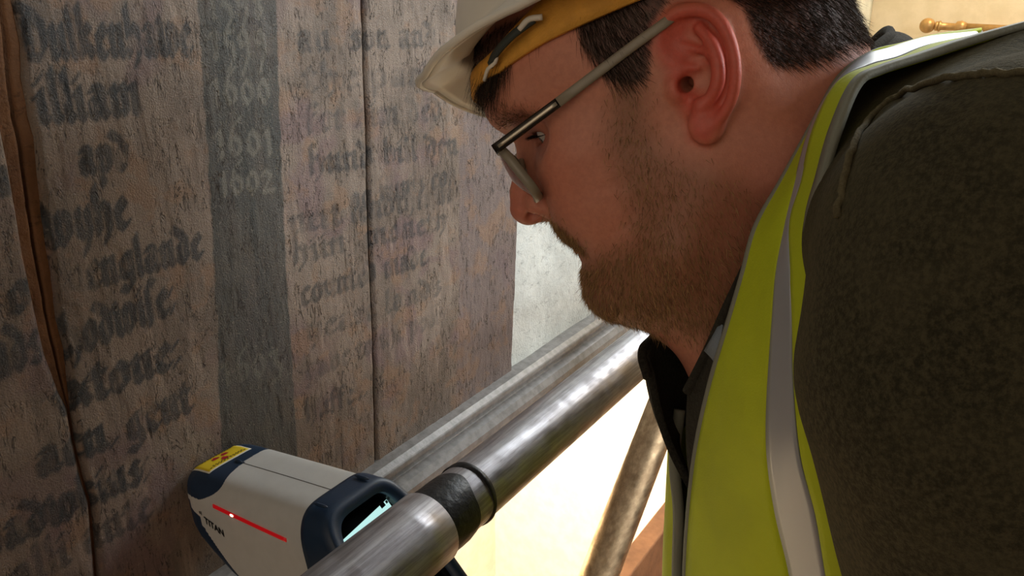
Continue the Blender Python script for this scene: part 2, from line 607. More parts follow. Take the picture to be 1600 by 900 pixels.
# text, baseline start and end on the photograph, x-height there, strength, pen width
INK_LINES = [
    ('Dulkenhawe', (42, 92), (302, 84), 46, 1.0, .33), ('illiam', (62, 192), (224, 176), 46, 1.0, .33),
    ('apd', (126, 272), (206, 262), 38, 1.0, .33), ('wyhe', (74, 388), (204, 352), 46, 1.0, .33),
    ('a', (-6, 306), (24, 301), 40, 1.0, .3), ('of', (14, 492), (84, 466), 44, 1.0, .33),
    ('englande', (138, 452), (318, 400), 38, 1.0, .33), ('o', (106, 452), (134, 444), 30, .45, .2),
    ('hodwiSe:', (104, 562), (276, 484), 42, 1.0, .33), ('adsa', (-8, 592), (98, 548), 48, 1.0, .33),
    ('ixtone:', (92, 650), (286, 566), 42, 1.0, .33), ('gent', (200, 690), (302, 640), 38, .9, .33),
    ('acn.', (58, 746), (186, 692), 40, 1.0, .33), ('hadwkins:', (-30, 878), (238, 744), 40, 1.0, .33),
    ('alli ante', (20, 930), (240, 806), 38, .8, .27),
    ('an  son and', (464, 80), (682, 72), 26, .75, .25), ('the paris', (474, 142), (690, 130), 25, .55, .25),
    ('for him ded', (478, 206), (692, 186), 25, .6, .25), ('hund bill drn', (482, 274), (716, 240), 25, .8, .25),
    ('oo kunis con', (546, 330), (714, 286), 24, .8, .25), ('nert lendthu m', (454, 366), (706, 316), 25, .7, .25),
    ('hiin  moneth', (456, 414), (700, 356), 24, .7, .25), ('counted made', (470, 478), (668, 412), 25, .8, .25),
    ('yeare lands', (480, 534), (690, 458), 23, .6, .25), ('gave to the poor', (478, 596), (690, 504), 22, .45, .25),
    ('hiiffes.', (478, 660), (574, 618), 23, .75, .25),
]
YEAR_LINES = [('1598', (324, 30), (418, 27), 36, .8, .17), ('1599', (328, 92), (422, 88), 40, .95, .17),
              ('1600', (330, 164), (426, 160), 36, 1.0, .17), ('1601', (336, 246), (430, 240), 38, 1.0, .17),
              ('1602', (342, 306), (432, 298), 34, 1.0, .17), ('1603', (346, 604), (444, 578), 36, .5, .17)]


def strokes_of(lines):
    """calligraphic pen strokes on the wall plane: list of (a, b, nib vector, strength)"""
    out = []
    for txt, p0, p1, xh, st, pen in lines:
        a = onplane(*p0, 1, WALL_Y)
        b = onplane(*p1, 1, WALL_Y)
        a2, b2 = np.array([a[0], a[2]]), np.array([b[0], b[2]])
        mid = 0.5 * (a + b)
        h = xh * ((mid - CAM) @ F) / FPX
        tw = sum(GLYPH[c][0] for c in txt)
        ax = (b2 - a2) / tw                       # one unit of width
        nib = np.array([abs(ax[0]) * math.cos(.75), h * math.sin(.75)]) * pen
        x = 0.0
        for c in txt:
            w, sts = GLYPH[c]
            for s in sts:
                for q0, q1 in zip(s[:-1], s[1:]):
                    A = a2 + ax * (x + q0[0]) + np.array([0, h]) * q0[1]
                    B = a2 + ax * (x + q1[0]) + np.array([0, h]) * q1[1]
                    out.append((A, B, nib, st))
            x += w
    return out


def raster(X, Z, strokes, soft=0.0011):
    """ink coverage on points (X,Z) arranged as a grid"""
    res = np.zeros(X.shape, np.float32)
    for A, B, n, st in strokes:
        lo = np.minimum(A, B) - np.abs(n) - soft
        hi = np.maximum(A, B) + np.abs(n) + soft
        msk = (X > lo[0]) & (X < hi[0]) & (Z > lo[1]) & (Z < hi[1])
        if not msk.any():
            continue
        px, pz = X[msk], Z[msk]
        d = B - A
        L = np.hypot(*d) + 1e-9
        # distance to the swept nib: a few thin capsules across the nib
        best = np.full(px.shape, 9.0)
        for k in np.linspace(-.5, .5, 6):
            ax_, az_ = A + n * k
            t = np.clip(((px - ax_) * d[0] + (pz - az_) * d[1]) / L ** 2, 0, 1)
            best = np.minimum(best, np.hypot(px - ax_ - t * d[0], pz - az_ - t * d[1]))
        rad = np.hypot(*n) * 0.10 + 0.0005
        v = np.clip((rad + soft - best) / (2 * soft), 0, 1) * st
        res[msk] = np.maximum(res[msk], v)
    return res


def vnoise(x, z, scale, seed, oct_=4):
    """value noise used for relief and ragged edges"""
    tot = 0.0
    amp, s = 1.0, scale
    nrm = 0.0
    for o in range(oct_):
        r = np.random.default_rng(seed + o * 17)
        tb = r.random((128, 128)).astype(np.float32)
        fx, fz = x * s, z * s
        i, j = np.floor(fx).astype(int), np.floor(fz).astype(int)
        u, v = fx - i, fz - j
        u, v = u * u * (3 - 2 * u), v * v * (3 - 2 * v)
        g = lambda a, b: tb[a % 128, b % 128]
        tot = tot + amp * ((g(i, j) * (1 - u) + g(i + 1, j) * u) * (1 - v) + (g(i, j + 1) * (1 - u) + g(i + 1, j + 1) * u) * v)
        nrm += amp
        amp *= 0.5
        s *= 2.03
    return tot / nrm


def wallx(pts):
    q = np.array([onplane(a, b, 1, WALL_Y) for a, b in pts])
    o = np.argsort(q[:, 2])
    return q[o, 2], q[o, 0]


GAP_R = wallx([(22, 0), (37, 70), (38, 121), (49, 183), (57, 213), (68, 325), (73, 368), (84, 430), (92, 503), (104, 547), (110, 600), (114, 640), (121, 690), (133, 743), (146, 787), (150, 833), (156, 900)])
GAP_L = wallx([(-16, 0), (-12, 70), (-8, 121), (0, 183), (11, 235), (27, 325), (40, 404), (60, 496), (73, 555), (94, 613), (108, 640), (116, 690), (128, 743), (141, 787), (145, 833), (151, 900)])
SEAM = wallx([(568, 0), (571, 120), (575, 200), (576, 300), (579, 400), (584, 500), (587, 620), (589, 730)])
EDGE = wallx([(824, 0), (811, 330), (806, 450), (801, 575)])
BAND_L = wallx([(308, 0), (318, 150), (330, 330), (338, 480), (346, 700)])
BAND_R = wallx([(431, 0), (440, 250), (447, 420), (456, 560), (464, 700)])
BORD_L = wallx([(716, 0), (718, 330), (716, 480), (712, 640)])


def xf(c):
    return lambda z: np.interp(z, c[0], c[1])


panel = empty('painted_panel', 'old painted oak panel with black gothic lettering and years 1599 to 1603', 'painted panel')
ink_s, yr_s = strokes_of(INK_LINES), strokes_of(YEAR_LINES)
zz = np.concatenate([np.linspace(1.060, 1.625, 480), np.linspace(1.632, 1.95, 24)])


def plank(xl, xr, n, seed, thick=0.028):
    """one board: a finely divided face with flaking relief, and plain sides"""
    Z = np.repeat(zz[:, None], n, 1)
    L_, R_ = xl(zz)[:, None], xr(zz)[:, None]
    s = np.linspace(0, 1, n)[None, :]
    X = L_ * (1 - s) + R_ * s
    ed = np.minimum(X - L_, R_ - X)
    flake = vnoise(X * 1.0, Z * 0.35, 90, seed, 4)
    cup = vnoise(X, Z * 0.3, 14, seed + 5, 2) - 0.5
    rel = 0.00020 * np.clip((flake - 0.5) / 0.04, -1, 1) + 0.0006 * cup
    rel += 0.0003 * (vnoise(X, Z * 0.12, 300, seed + 9, 2) - 0.5)
    edge_n = 0.003 * vnoise(X, Z, 60, seed + 3, 3)
    rel -= np.clip(1 - ed / (0.003 + edge_n), 0, 1) ** 2 * 0.004
    Y = WALL_Y - rel
    ink = raster(X, Z, ink_s)
    digit = raster(X, Z, yr_s)
    wob = (vnoise(X, Z, 80, 77, 3) - 0.5) * 0.004
    sm = lambda d: np.clip(d / 0.0016 + 0.5, 0, 1)
    band = sm(X + wob - xf(BAND_L)(Z)) * sm(xf(BAND_R)(Z) - X + wob)
    bord = sm(X + wob - xf(BORD_L)(Z))
    # worn lettering
    wear = np.clip((vnoise(X, Z * 0.4, 120, 31, 4) - 0.20 - 0.13 * np.clip((X - 0.45) / 0.1, 0, 1)) / 0.16, 0.4, 1)
    ink *= wear
    nz = len(zz)
    v = np.stack([X, Y, Z], -1).reshape(-1, 3)
    idx = np.arange(nz * n).reshape(nz, n)
    q = np.stack([idx[:-1, :-1], idx[:-1, 1:], idx[1:, 1:], idx[1:, :-1]], -1).reshape(-1, 4)
    # sides and back
    loop = np.concatenate([idx[0, :], idx[1:, -1], idx[-1, -2::-1], idx[-2:0:-1, 0]])
    back = v[loop].copy()
    back[:, 1] = WALL_Y + thick
    b0 = len(v)
    nl = len(loop)
    k = np.arange(nl)
    side = np.stack([loop[k], b0 + k, b0 + (k + 1) % nl, loop[(k + 1) % nl]], -1)
    v = np.vstack([v, back])
    o = mesh_np('plank', v, quads=np.vstack([q, side]), mat=M_PANEL, parent=panel)
    att = np.zeros((len(v), 4), np.float32)
    att[:nz * n] = np.stack([ink, band, digit, bord], -1).reshape(-1, 4)
    color_attr(o, 'paint', att)
    return o


plank(lambda z: np.full_like(z, -0.25), xf(GAP_L), 260, 11)
plank(xf(GAP_R), lambda z: xf(SEAM)(z) - 0.0009, 300, 23)
plank(lambda z: xf(SEAM)(z) + 0.0009, xf(EDGE), 260, 37)
# brown filler in the split between the first two boards, with its own crack
zc = np.linspace(1.06, 1.95, 160)
g = np.zeros((160, 14, 3))
for j in range(14):
    s = j / 13
    g[:, j, 0] = (xf(GAP_L)(zc) - 0.003) * (1 - s) + (xf(GAP_R)(zc) + 0.003) * s
    g[:, j, 1] = WALL_Y + 0.0035 + 0.002 * vnoise(g[:, j, 0], zc, 120, 5, 3) + (0.012 if j in (7,) else 0)
    g[:, j, 2] = zc
sheet('crack_filler', g, 0.01, M_FILL, panel)
box('backing_board', (-0.25, WALL_Y + 0.030, 1.06), (0.93, WALL_Y + 0.036, 1.95), M_DARK, panel)

# ------------------------------------------------------------------ walls, opening, floor
tag(box('wall_left', (-1.2, WALL_Y + 0.037, 0.93), (3.25, WALL_Y + 0.17, 3.0), M_WHITEWASH), kind='structure')
_w = onplane(801, 575, 1, WALL_Y)[0]
nx, nzw = 160, 120
gx = np.concatenate([np.linspace(_w - 0.01, 1.7, 130), np.linspace(1.72, 3.25, 30)])
gz = np.linspace(1.02, 1.9, nzw)
X, Z = np.meshgrid(gx, gz)
Y = WALL_Y + 0.006 - 0.004 * (vnoise(X, Z, 22, 3, 4) - 0.5)
sheet_o = sheet('wall_plaster', np.stack([X, Y, Z], -1), 0.03, M_WHITEWASH)
sheet_o.name = 'wall_far'
tag(sheet_o, kind='structure')
apron = box('wall_apron', (-1.2, WALL_Y + 0.004, 0.93), (3.25, WALL_Y + 0.036, 1.030), M_APRON)
apron.name = 'trim_2'
tag(apron, kind='structure')
prof = [(.0, 1.084), (-.012, 1.082), (-.020, 1.076), (-.020, 1.068), (-.011, 1.063), (-.011, 1.056), (-.024, 1.052), (-.030, 1.044),
        (-.030, 1.034), (-.020, 1.029), (-.014, 1.022), (-.014, 1.014), (-.004, 1.008), (.03, 1.008), (.03, 1.084)]
xs = np.linspace(-1.2, 3.25, 2)
v, f = [], []
for x in xs:
    for dy, z in prof:
        v.append((x, WALL_Y + dy, z))
n = len(prof)
for j in range(n):
    f.append((j, (j + 1) % n, n + (j + 1) % n, n + j))
f += [tuple(range(n))[::-1], tuple(range(n, 2 * n))]
mo = mesh_py('trim_1', v, f, M_MOULD)
bevel(mo, 0.002, 2)
tag(mo, kind='structure')
tag(box('wall_back', (-2.0, 2.2, -2.6), (6.0, 2.35, 2.2), M_CREAM), kind='structure')
tag(box('wall_right', (3.25, -2.2, -2.6), (3.4, 2.35, 3.0), M_CREAM), kind='structure')
tag(box('floor', (-2.0, -2.2, -2.75), (6.0, 2.35, -2.6), M_FLOOR), kind='structure')
pier = onplane(1036, 780, 1, 1.5)
tag(box('trim_3', (pier[0] - 0.02, 1.45, -2.6), (pier[0] + 0.28, 1.7, 0.93), M_WHITEWASH, bev=0.01), kind='structure')
tag(box('trim_4', (2.35, 2.12, -2.6), (2.65, 2.2, 2.2), M_CREAM, bev=0.01), kind='structure')

# ------------------------------------------------------------------ brass curtain pole end on the far wall
KX = 3.16
kp = lambda px, py: onplane(px, py, 0, KX)
pole = empty('curtain_pole', 'brass curtain pole end with ball finial on the cream far wall', 'curtain pole')
k0, k1 = kp(1449, 40), kp(1530, 44)
ax = (k1 - k0) / np.linalg.norm(k1 - k0)
u = np.linalg.norm(kp(1462, 40) - kp(1437, 40)) / 2
sph = [(u * (1 - math.cos(a)) - u, u * math.sin(a) + 1e-4) for a in np.linspace(0.0, math.pi - 0.35, 14)]
lathe('finial_ball', sph, k0, ax, M_BRASS, pole)
lathe('collar', [(u * .9, u * .35), (u * 1.0, u * .62), (u * 1.35, u * .62), (u * 1.4, u * .35)], k0, ax, M_BRASS, pole)
lathe('finial_neck', [(u * 1.4, u * .70), (u * 1.6, u * .72), (u * 1.75, u * .5), (u * 3.4, u * .48), (u * 3.6, u * .75), (u * 4.2, u * .85), (u * 4.8, u * .6)], k0, ax, M_BRASS, pole)
lathe('pole_rod', [(u * 4.7, u * .55), (u * 26, u * .55)], k0, ax, M_BRASS, pole)
kb = k0 + ax * u * 8
tube_obj('bracket', [kb, np.array([3.25, kb[1], kb[2]])], u * .4, M_BRASS, pole)

# ------------------------------------------------------------------ scaffold tubes
PY, PZ = 0.315, 1.241
led = empty('scaffold_ledger', 'horizontal galvanised scaffold tube along the panel with black tape at its joint', 'scaffold tube')
XJ = 0.380


def hpipe(name, x0, x1, r, mat, nx=40):
    return tube_obj(name, [(x, PY, PZ) for x in np.linspace(x0, x1, nx)], r, mat, led, 48)


hpipe('tube', XJ - .02, 2.6, .0242, M_PIPE)
hpipe('sleeve_tube', -0.6, XJ, .0275, M_PIPE)


def tape(name, x0, x1, r, ragged0, ragged1, seed):
    th = np.linspace(0, 2 * math.pi, 73)
    rr = np.random.default_rng(seed)
    ph = rr.random(6) * 6.28
    wv = lambda a, k: sum(math.sin((i + 1) * a + ph[i]) / (i + 1) for i in range(k)) * 0.5
    v, f = [], []
    for a in th[:-1]:
        e0 = x0 + ragged0 * wv(a, 5)
        e1 = x1 + ragged1 * wv(a + 1, 5)
        for k in range(5):
            x = e0 + (e1 - e0) * k / 4
            q = r + 0.0005 * math.sin(a * 3 + k) + (0 if 0 < k < 4 else -0.0008)
            v.append((x, PY + q * math.cos(a), PZ + q * math.sin(a)))
    n = 72
    for i in range(n):
        for k in range(4):
            f.append((i * 5 + k, ((i + 1) % n) * 5 + k, ((i + 1) % n) * 5 + k + 1, i * 5 + k + 1))
    return mesh_py(name, v, f, M_TAPE, led, True)


tape('tape_wrap', XJ - .001, XJ + .034, .0256, .0, .007, 3)
tape('tape_wrap', XJ + .046, XJ + .052, .0254, .002, .002, 9)

BY = 0.375
b0, b1 = onplane(1075, 540, 1, BY), onplane(920, 940, 1, BY)
bd = (b1 - b0) / np.linalg.norm(b1 - b0)
brace = tube_obj('scaffold_brace', [b0 - bd * .35, b0, b1, b1 + bd * 1.4], .0242, M_PIPE2, None, 40)
tag(brace, 'weathered diagonal scaffold tube behind the horizontal one, beside the vest', 'scaffold tube')
t0 = onplane(985, 900, 1, 0.47)
bo = box('scaffold_board', (t0[0] - 0.05, 0.47, t0[2] - 0.225), (t0[0] + 1.6, 0.508, t0[2]), M_BOARD, None, 0.003)
tag(bo, 'orange brown timber scaffold board edge below the diagonal tube', 'board')

# ------------------------------------------------------------------ hand-held analyser pressed against the panel
DR = math.radians(0)
DA = np.array([0.0, -1.0, 0.11])
DA /= np.linalg.norm(DA)
DL = np.array([-math.cos(DR), 0.0, math.sin(DR)])
DL -= DA * (DL @ DA)
DL /= np.linalg.norm(DL)
DH = np.cross(DA, DL)
if DH[2] < 0:
    DH = -DH
DO = np.array([0.401, WALL_Y - 0.001, 1.205])


def dev(a, l, h):
    return DO + DA * a + DL * l + DH * h


analyser = empty('handheld_analyser', 'white and navy handheld analyser with red light strip pressed against the panel', 'scanner')
AA = np.array([0.0, .002, .006, .014, .028, .05, .10, .15, .20])
WW = np.array([.029, .0335, .0365, .0385, .0395, .0405, .0415, .042, .042])
TT = np.array([-.008, -.004, -.0015, -.0003, .0, .0, .0, -.0005, -.001])
BB = np.array([-.050, -.056, -.062, -.070, -.080, -.095, -.115, -.12, -.125])
NTH = 360
th = np.linspace(0, 2 * math.pi, NTH, endpoint=False)


def sect(a, grow=0.0, ex=5.5):
    w, t, b = np.interp(a, AA, WW) + grow, np.interp(a, AA, TT) + grow, np.interp(a, AA, BB) - grow
    c, s = np.cos(th), np.sin(th)
    l = w * np.sign(c) * np.abs(c) ** (2 / ex)
    h = (t + b) / 2 + (t - b) / 2 * np.sign(s) * np.abs(s) ** (2 / ex)
    # sides lean in towards the top
    l = l * (1 - 0.10 * np.clip((h - (t - 0.03)) / 0.03, 0, 1) ** 2)
    return l, h


def dev_rings(avals, grow=0.0, slant=None):
    rings = []
    for i, a in enumerate(avals):
        l, h = sect(min(a, .2), grow)
        aa = np.full_like(l, a)
        if slant is not None:
            aa = aa + slant[i] * (-h)
        rings.append(DO + aa[:, None] * DA + l[:, None] * DL + h[:, None] * DH)
    return np.array(rings)


def ring_mesh(name, rings, mat, parent, keep=None, cap0=False, cap1=False):
    nr, n = rings.shape[:2]
    v = rings.reshape(-1, 3)
    idx = np.arange(nr * n).reshape(nr, n)
    q = np.stack([idx[:-1], idx[1:], np.roll(idx[1:], -1, 1), np.roll(idx[:-1], -1, 1)], -1).reshape(-1, 4)
    if keep is not None:
        q = q[keep.reshape(-1)]
    tr = []
    for flag, ring in ((cap0, 0), (cap1, nr - 1)):
        if flag:
            c = len(v)
            v = np.vstack([v, rings[ring].mean(0)])
            tr += [(c, idx[ring][j], idx[ring][(j + 1) % n]) for j in range(n)]
    used, inv = np.unique(np.concatenate([q.ravel(), np.array(tr, int).ravel()]) if tr else q.ravel(), return_inverse=True)
    v = v[used]
    q2 = inv[:q.size].reshape(-1, 4)
    t2 = inv[q.size:].reshape(-1, 3) if tr else None
    return mesh_np(name, v, quads=q2, tris=t2, mat=mat, parent=parent)


av = np.concatenate([np.linspace(0, .012, 28), np.linspace(.0125, .168, 330)])
rings = dev_rings(av)
rel = rings - DO
ra, rl, rh = rel @ DA, rel @ DL, rel @ DH
fa = (ra[:-1] + ra[1:]) / 2
fl, fh = rl[:-1], rh[:-1]
depth = -fh
grey = fa < .0045
cap = (~grey) & (fa < np.interp(fl, [-.04, 0, .036], [.040, .042, .054]) - np.clip((depth - .003) / .020, 0, 1) ** 1.6 * .034) & (depth < .021 - 0.0)
belly = (~grey) & (depth > .034 + (fa - .010) * 1.05) & (fl > -1)
ring_mesh('nose_bezel', rings, M_DEV_GREY, analyser, grey, cap0=True)
ring_mesh('nose_cap', rings, M_DEV_NAVY, analyser, cap)
ring_mesh('body_shell', rings, M_DEV_WHITE, analyser, ~(grey | cap | belly))
ring_mesh('lower_shell', rings, M_DEV_NAVY, analyser, belly)
# dark rear hood with a slanted face and the screen set into it
hood = [.152, .1525, .157, .162, .170, .176, .177, .176, .169]
grow = [.000, .0016, .0022, .0022, .0022, .0022, .0005, -.006, -.008]
slant = [.10, .10, .15, .25, .5, .8, .82, .82, .82]
rr = np.array([dev_rings([a], g_, [s_])[0] for a, g_, s_ in zip(hood, grow, slant)])
hood_o = ring_mesh('rear_hood', rr, M_DEV_NAVY, analyser)
rc = np.array([dev_rings([a], g_, [s_])[0] for a, g_, s_ in zip([.169, .162, .160], [-.008, -.009, -.010], [.82, .82, .82])])
ring_mesh('screen_recess', rc, M_DEV_BLACK, analyser, None, cap1=True)
for l0 in (-.019, .027):                                             # ribs on the hood
    pts = [dev(.158 + k, l0, .003) for k in np.linspace(0, .015, 5)]
    tube_obj('hood_rib', pts, [.0006, .0014, .0014, .0014, .0006], M_DEV_NAVY, analyser, 8)
sn0 = dev(.160, 0, 0)
tv = DA * .82 - DH
tv /= np.linalg.norm(tv)                                             # down the slanted face
sn = np.cross(DL, tv)
if sn @ DH < 0:
    sn = -sn


def on_screen(px, py, lift=0.0015):
    r = ray(px, py)
    o = sn0 + sn * lift
    return CAM + r * (((o - CAM) @ sn) / (r @ sn))


sa, sb = on_screen(529, 850), on_screen(604, 780)
scr = mesh_py('screen', [sa, sb, sb + tv * .045, sa + tv * .045], [(0, 1, 2, 3)], M_SCREEN, analyser)
for (cx, cy, w_) in ((597, 788, .0026), (604, 784, .0012), (534, 852, .0018)):
    c = on_screen(cx, cy, .0021)
    e = (sb - sa) / np.linalg.norm(sb - sa)
    mesh_py('screen_icon', [c - e * w_ - tv * w_, c + e * w_ - tv * w_, c + e * w_ + tv * w_, c - e * w_ + tv * w_], [(0, 1, 2, 3)], M_PRINT, scr)


def on_dev(a, h, lift=0.0004):
    """point on the near side wall of the analyser"""
    l, hh = sect(a, lift)
    k = np.where(np.cos(th) > 0.0)[0]
    o = np.argsort(hh[k])
    return dev(a, np.interp(h, hh[k][o], l[k][o]), h)


def on_top(a, l, lift=0.0004):
    ll, hh = sect(a, lift)
    k = np.where(np.sin(th) > 0.0)[0]
    o = np.argsort(ll[k])
    return dev(a, l, np.interp(l, ll[k][o], hh[k][o]))


# red light strip in the side
nA = 24
g = np.zeros((nA, 3, 3))
for i, a in enumerate(np.linspace(.046, .136, nA)):
    for j, dh in enumerate((-.0016, 0, .0016)):
        g[i, j] = on_dev(a, -.0205 - 0.075 * (a - .046) + dh, .0003)
strip = sheet('light_strip', g, 0.0006, M_LED, analyser)
hc = on_dev(.071, -.0224, .0012)
ico = [(math.cos(a) * r_, math.sin(a) * r_) for r_ in (1.0,) for a in np.linspace(0, 2 * math.pi, 16, endpoint=False)]
nrm = np.cross(DA, DH)
nrm = nrm if nrm @ DL > 0 else -nrm
lv = [hc + DA * .0022 * x + DH * .0013 * y for x, y in ico] + [hc + nrm * .0008]
mesh_py('led', lv, [(k, (k + 1) % 16, 16) for k in range(16)], M_LEDHOT, strip, True)


def text_mesh(name, body, origin, ex, ey, size, mat, parent, lift, offset=0.0):
    cu = bpy.data.curves.new(name, 'FONT')
    cu.body = body
    cu.size = 1.0
    cu.offset = offset
    to = bpy.data.objects.new(name, cu)
    COL.objects.link(to)
    bpy.context.view_layer.update()
    me = bpy.data.meshes.new_from_object(to.evaluated_get(bpy.context.evaluated_depsgraph_get()))
    bpy.data.objects.remove(to)
    co = np.zeros(len(me.vertices) * 3)
    me.vertices.foreach_get('co', co)
    co = co.reshape(-1, 3)
    fcs = [tuple(p.vertices) for p in me.polygons]
    return mesh_py(name, [lift(origin[0] + ex * c[0] * size, origin[1] + ey * c[1] * size) for c in co], fcs, mat, parent)


text_mesh('lettering', 'TITAN', (.0285, -.0415), 1, 1, .0088, M_PRINT, analyser, lambda a, h: on_dev(a, h - (a - .0285) * .25, .0005), 0.03)
text_mesh('lettering', 's1', (.0225, -.0340), 1, 1, .0048, M_PRINT, analyser, lambda a, h: on_dev(a, h - (a - .0225) * .25, .0005), 0.03)
# centre seam along the top and its little latch
tube_obj('top_seam', [on_top(a, .002, -.0001) for a in np.linspace(.042, .172, 30)], .00045, M_DEV_GREY, analyser, 6)
tube_obj('sight_notch', [on_top(a, .002, .0004) for a in np.linspace(.034, .043, 6)], [.0006, .0014, .0016, .0016, .0012, .0005], M_DEV_NAVY, analyser, 8)
# warning label on the nose cap
g = np.array([[on_top(a, l, .0004) for l in np.linspace(-.020, .0265, 16)] for a in np.linspace(.0045, .0290, 8)])
lab = sheet('warning_label', g, .0002, M_LABELW, analyser)
g = np.array([[on_top(a, l, .0007) for l in np.linspace(-.0185, .025, 16)] for a in np.linspace(.0060, .0272, 8)])
sheet('label_field', g, .0002, M_YELLOW, lab)
for k in range(3):                                                   # three-bladed mark
    a0 = math.radians(90 + 120 * k)
    pts = [(1.3, a0 - .5), (5.2, a0 - .5), (5.6, a0), (5.2, a0 + .5), (1.3, a0 + .5)]
    mesh_py('label_mark', [on_top(.0160 + .0013 * r_ * math.sin(a), .003 + .0016 * r_ * math.cos(a), .0011) for r_, a in pts], [tuple(range(5))], M_LRED, lab)
for a0, l0, l1 in ((.0248, -.016, .022), (.0070, -.014, .018), (.0228, -.014, .018)):
    k = np.linspace(l0, l1, 22)
    for q0, q1 in zip(k[::2], k[1::2]):
        mesh_py('label_print', [on_top(a0 + da, l, .0011) for da, l in ((0, q0), (0, q1), (.0012, q1), (.0012, q0))], [(0, 1, 2, 3)], M_LTXT, lab)
# pistol grip and battery foot below
gr = []
for h_, a_, wa, wl in ((-.10, .085, .030, .021), (-.13, .092, .026, .019), (-.17, .10, .024, .018), (-.205, .108, .026, .020), (-.21, .11, .040, .030), (-.245, .115, .042, .031), (-.25, .115, .036, .027)):
    gr.append([dev(a_ + wa * math.copysign(abs(math.cos(t)) ** .6, math.cos(t)), wl * math.copysign(abs(math.sin(t)) ** .6, math.sin(t)), h_) for t in np.linspace(0, 2 * math.pi, 28, endpoint=False)])
ring_mesh('pistol_grip', np.array(gr), M_DEV_NAVY, analyser, None, True, True)

# ------------------------------------------------------------------ distance-field modelling kit for the figure
def smin(a, b, k):
    h = np.maximum(k - np.abs(a - b), 0) / k
    return np.minimum(a, b) - h * h * k * 0.25


def smax(a, b, k):
    return -smin(-a, -b, k)


def sphere(p, c, r):
    d = p - np.asarray(c, np.float32)
    return np.sqrt((d * d).sum(1)) - r


def ellipsoid(p, c, r, rot=None):
    d = p - np.asarray(c, np.float32)
    if rot is not None:
        d = d @ np.asarray(rot, np.float32)
    r = np.asarray(r, np.float32)
    k0 = np.sqrt(((d / r) ** 2).sum(1))
    k1 = np.sqrt(((d / (r * r)) ** 2).sum(1)) + 1e-9
    return k0 * (k0 - 1) / k1


def capsule(p, a, b, ra, rb):
    a, b = np.asarray(a, np.float32), np.asarray(b, np.float32)
    d = b - a
    t = np.clip(((p - a) @ d) / (d @ d + 1e-12), 0, 1)
    q = p - a - t[:, None] * d
    return np.sqrt((q * q).sum(1)) - (ra + (rb - ra) * t)


def chain(p, pts, rad, k=0.0):
    o = None
    for i in range(len(pts) - 1):
        c = capsule(p, pts[i], pts[i + 1], rad[i], rad[i + 1])
        o = c if o is None else (smin(o, c, k) if k else np.minimum(o, c))
    return o


def poly2d(x, z, poly):
    """signed distance to a closed polygon (negative inside)"""
    poly = np.asarray(poly, np.float32)
    d = np.full(x.shape, 1e9, np.float32)
    s = np.ones(x.shape, np.float32)
    n = len(poly)
    for i in range(n):
        vi, vj = poly[i], poly[i - 1]
        ex, ez = vj - vi
        wx, wz = x - vi[0], z - vi[1]
        t = np.clip((wx * ex + wz * ez) / (ex * ex + ez * ez), 0, 1)
        bx, bz = wx - ex * t, wz - ez * t
        d = np.minimum(d, bx * bx + bz * bz)
        c1, c2, c3 = z >= vi[1], z < vj[1], ex * wz > ez * wx
        flip = (c1 & c2 & c3) | (~c1 & ~c2 & ~c3)
        s = np.where(flip, -s, s)
    return s * np.sqrt(d)


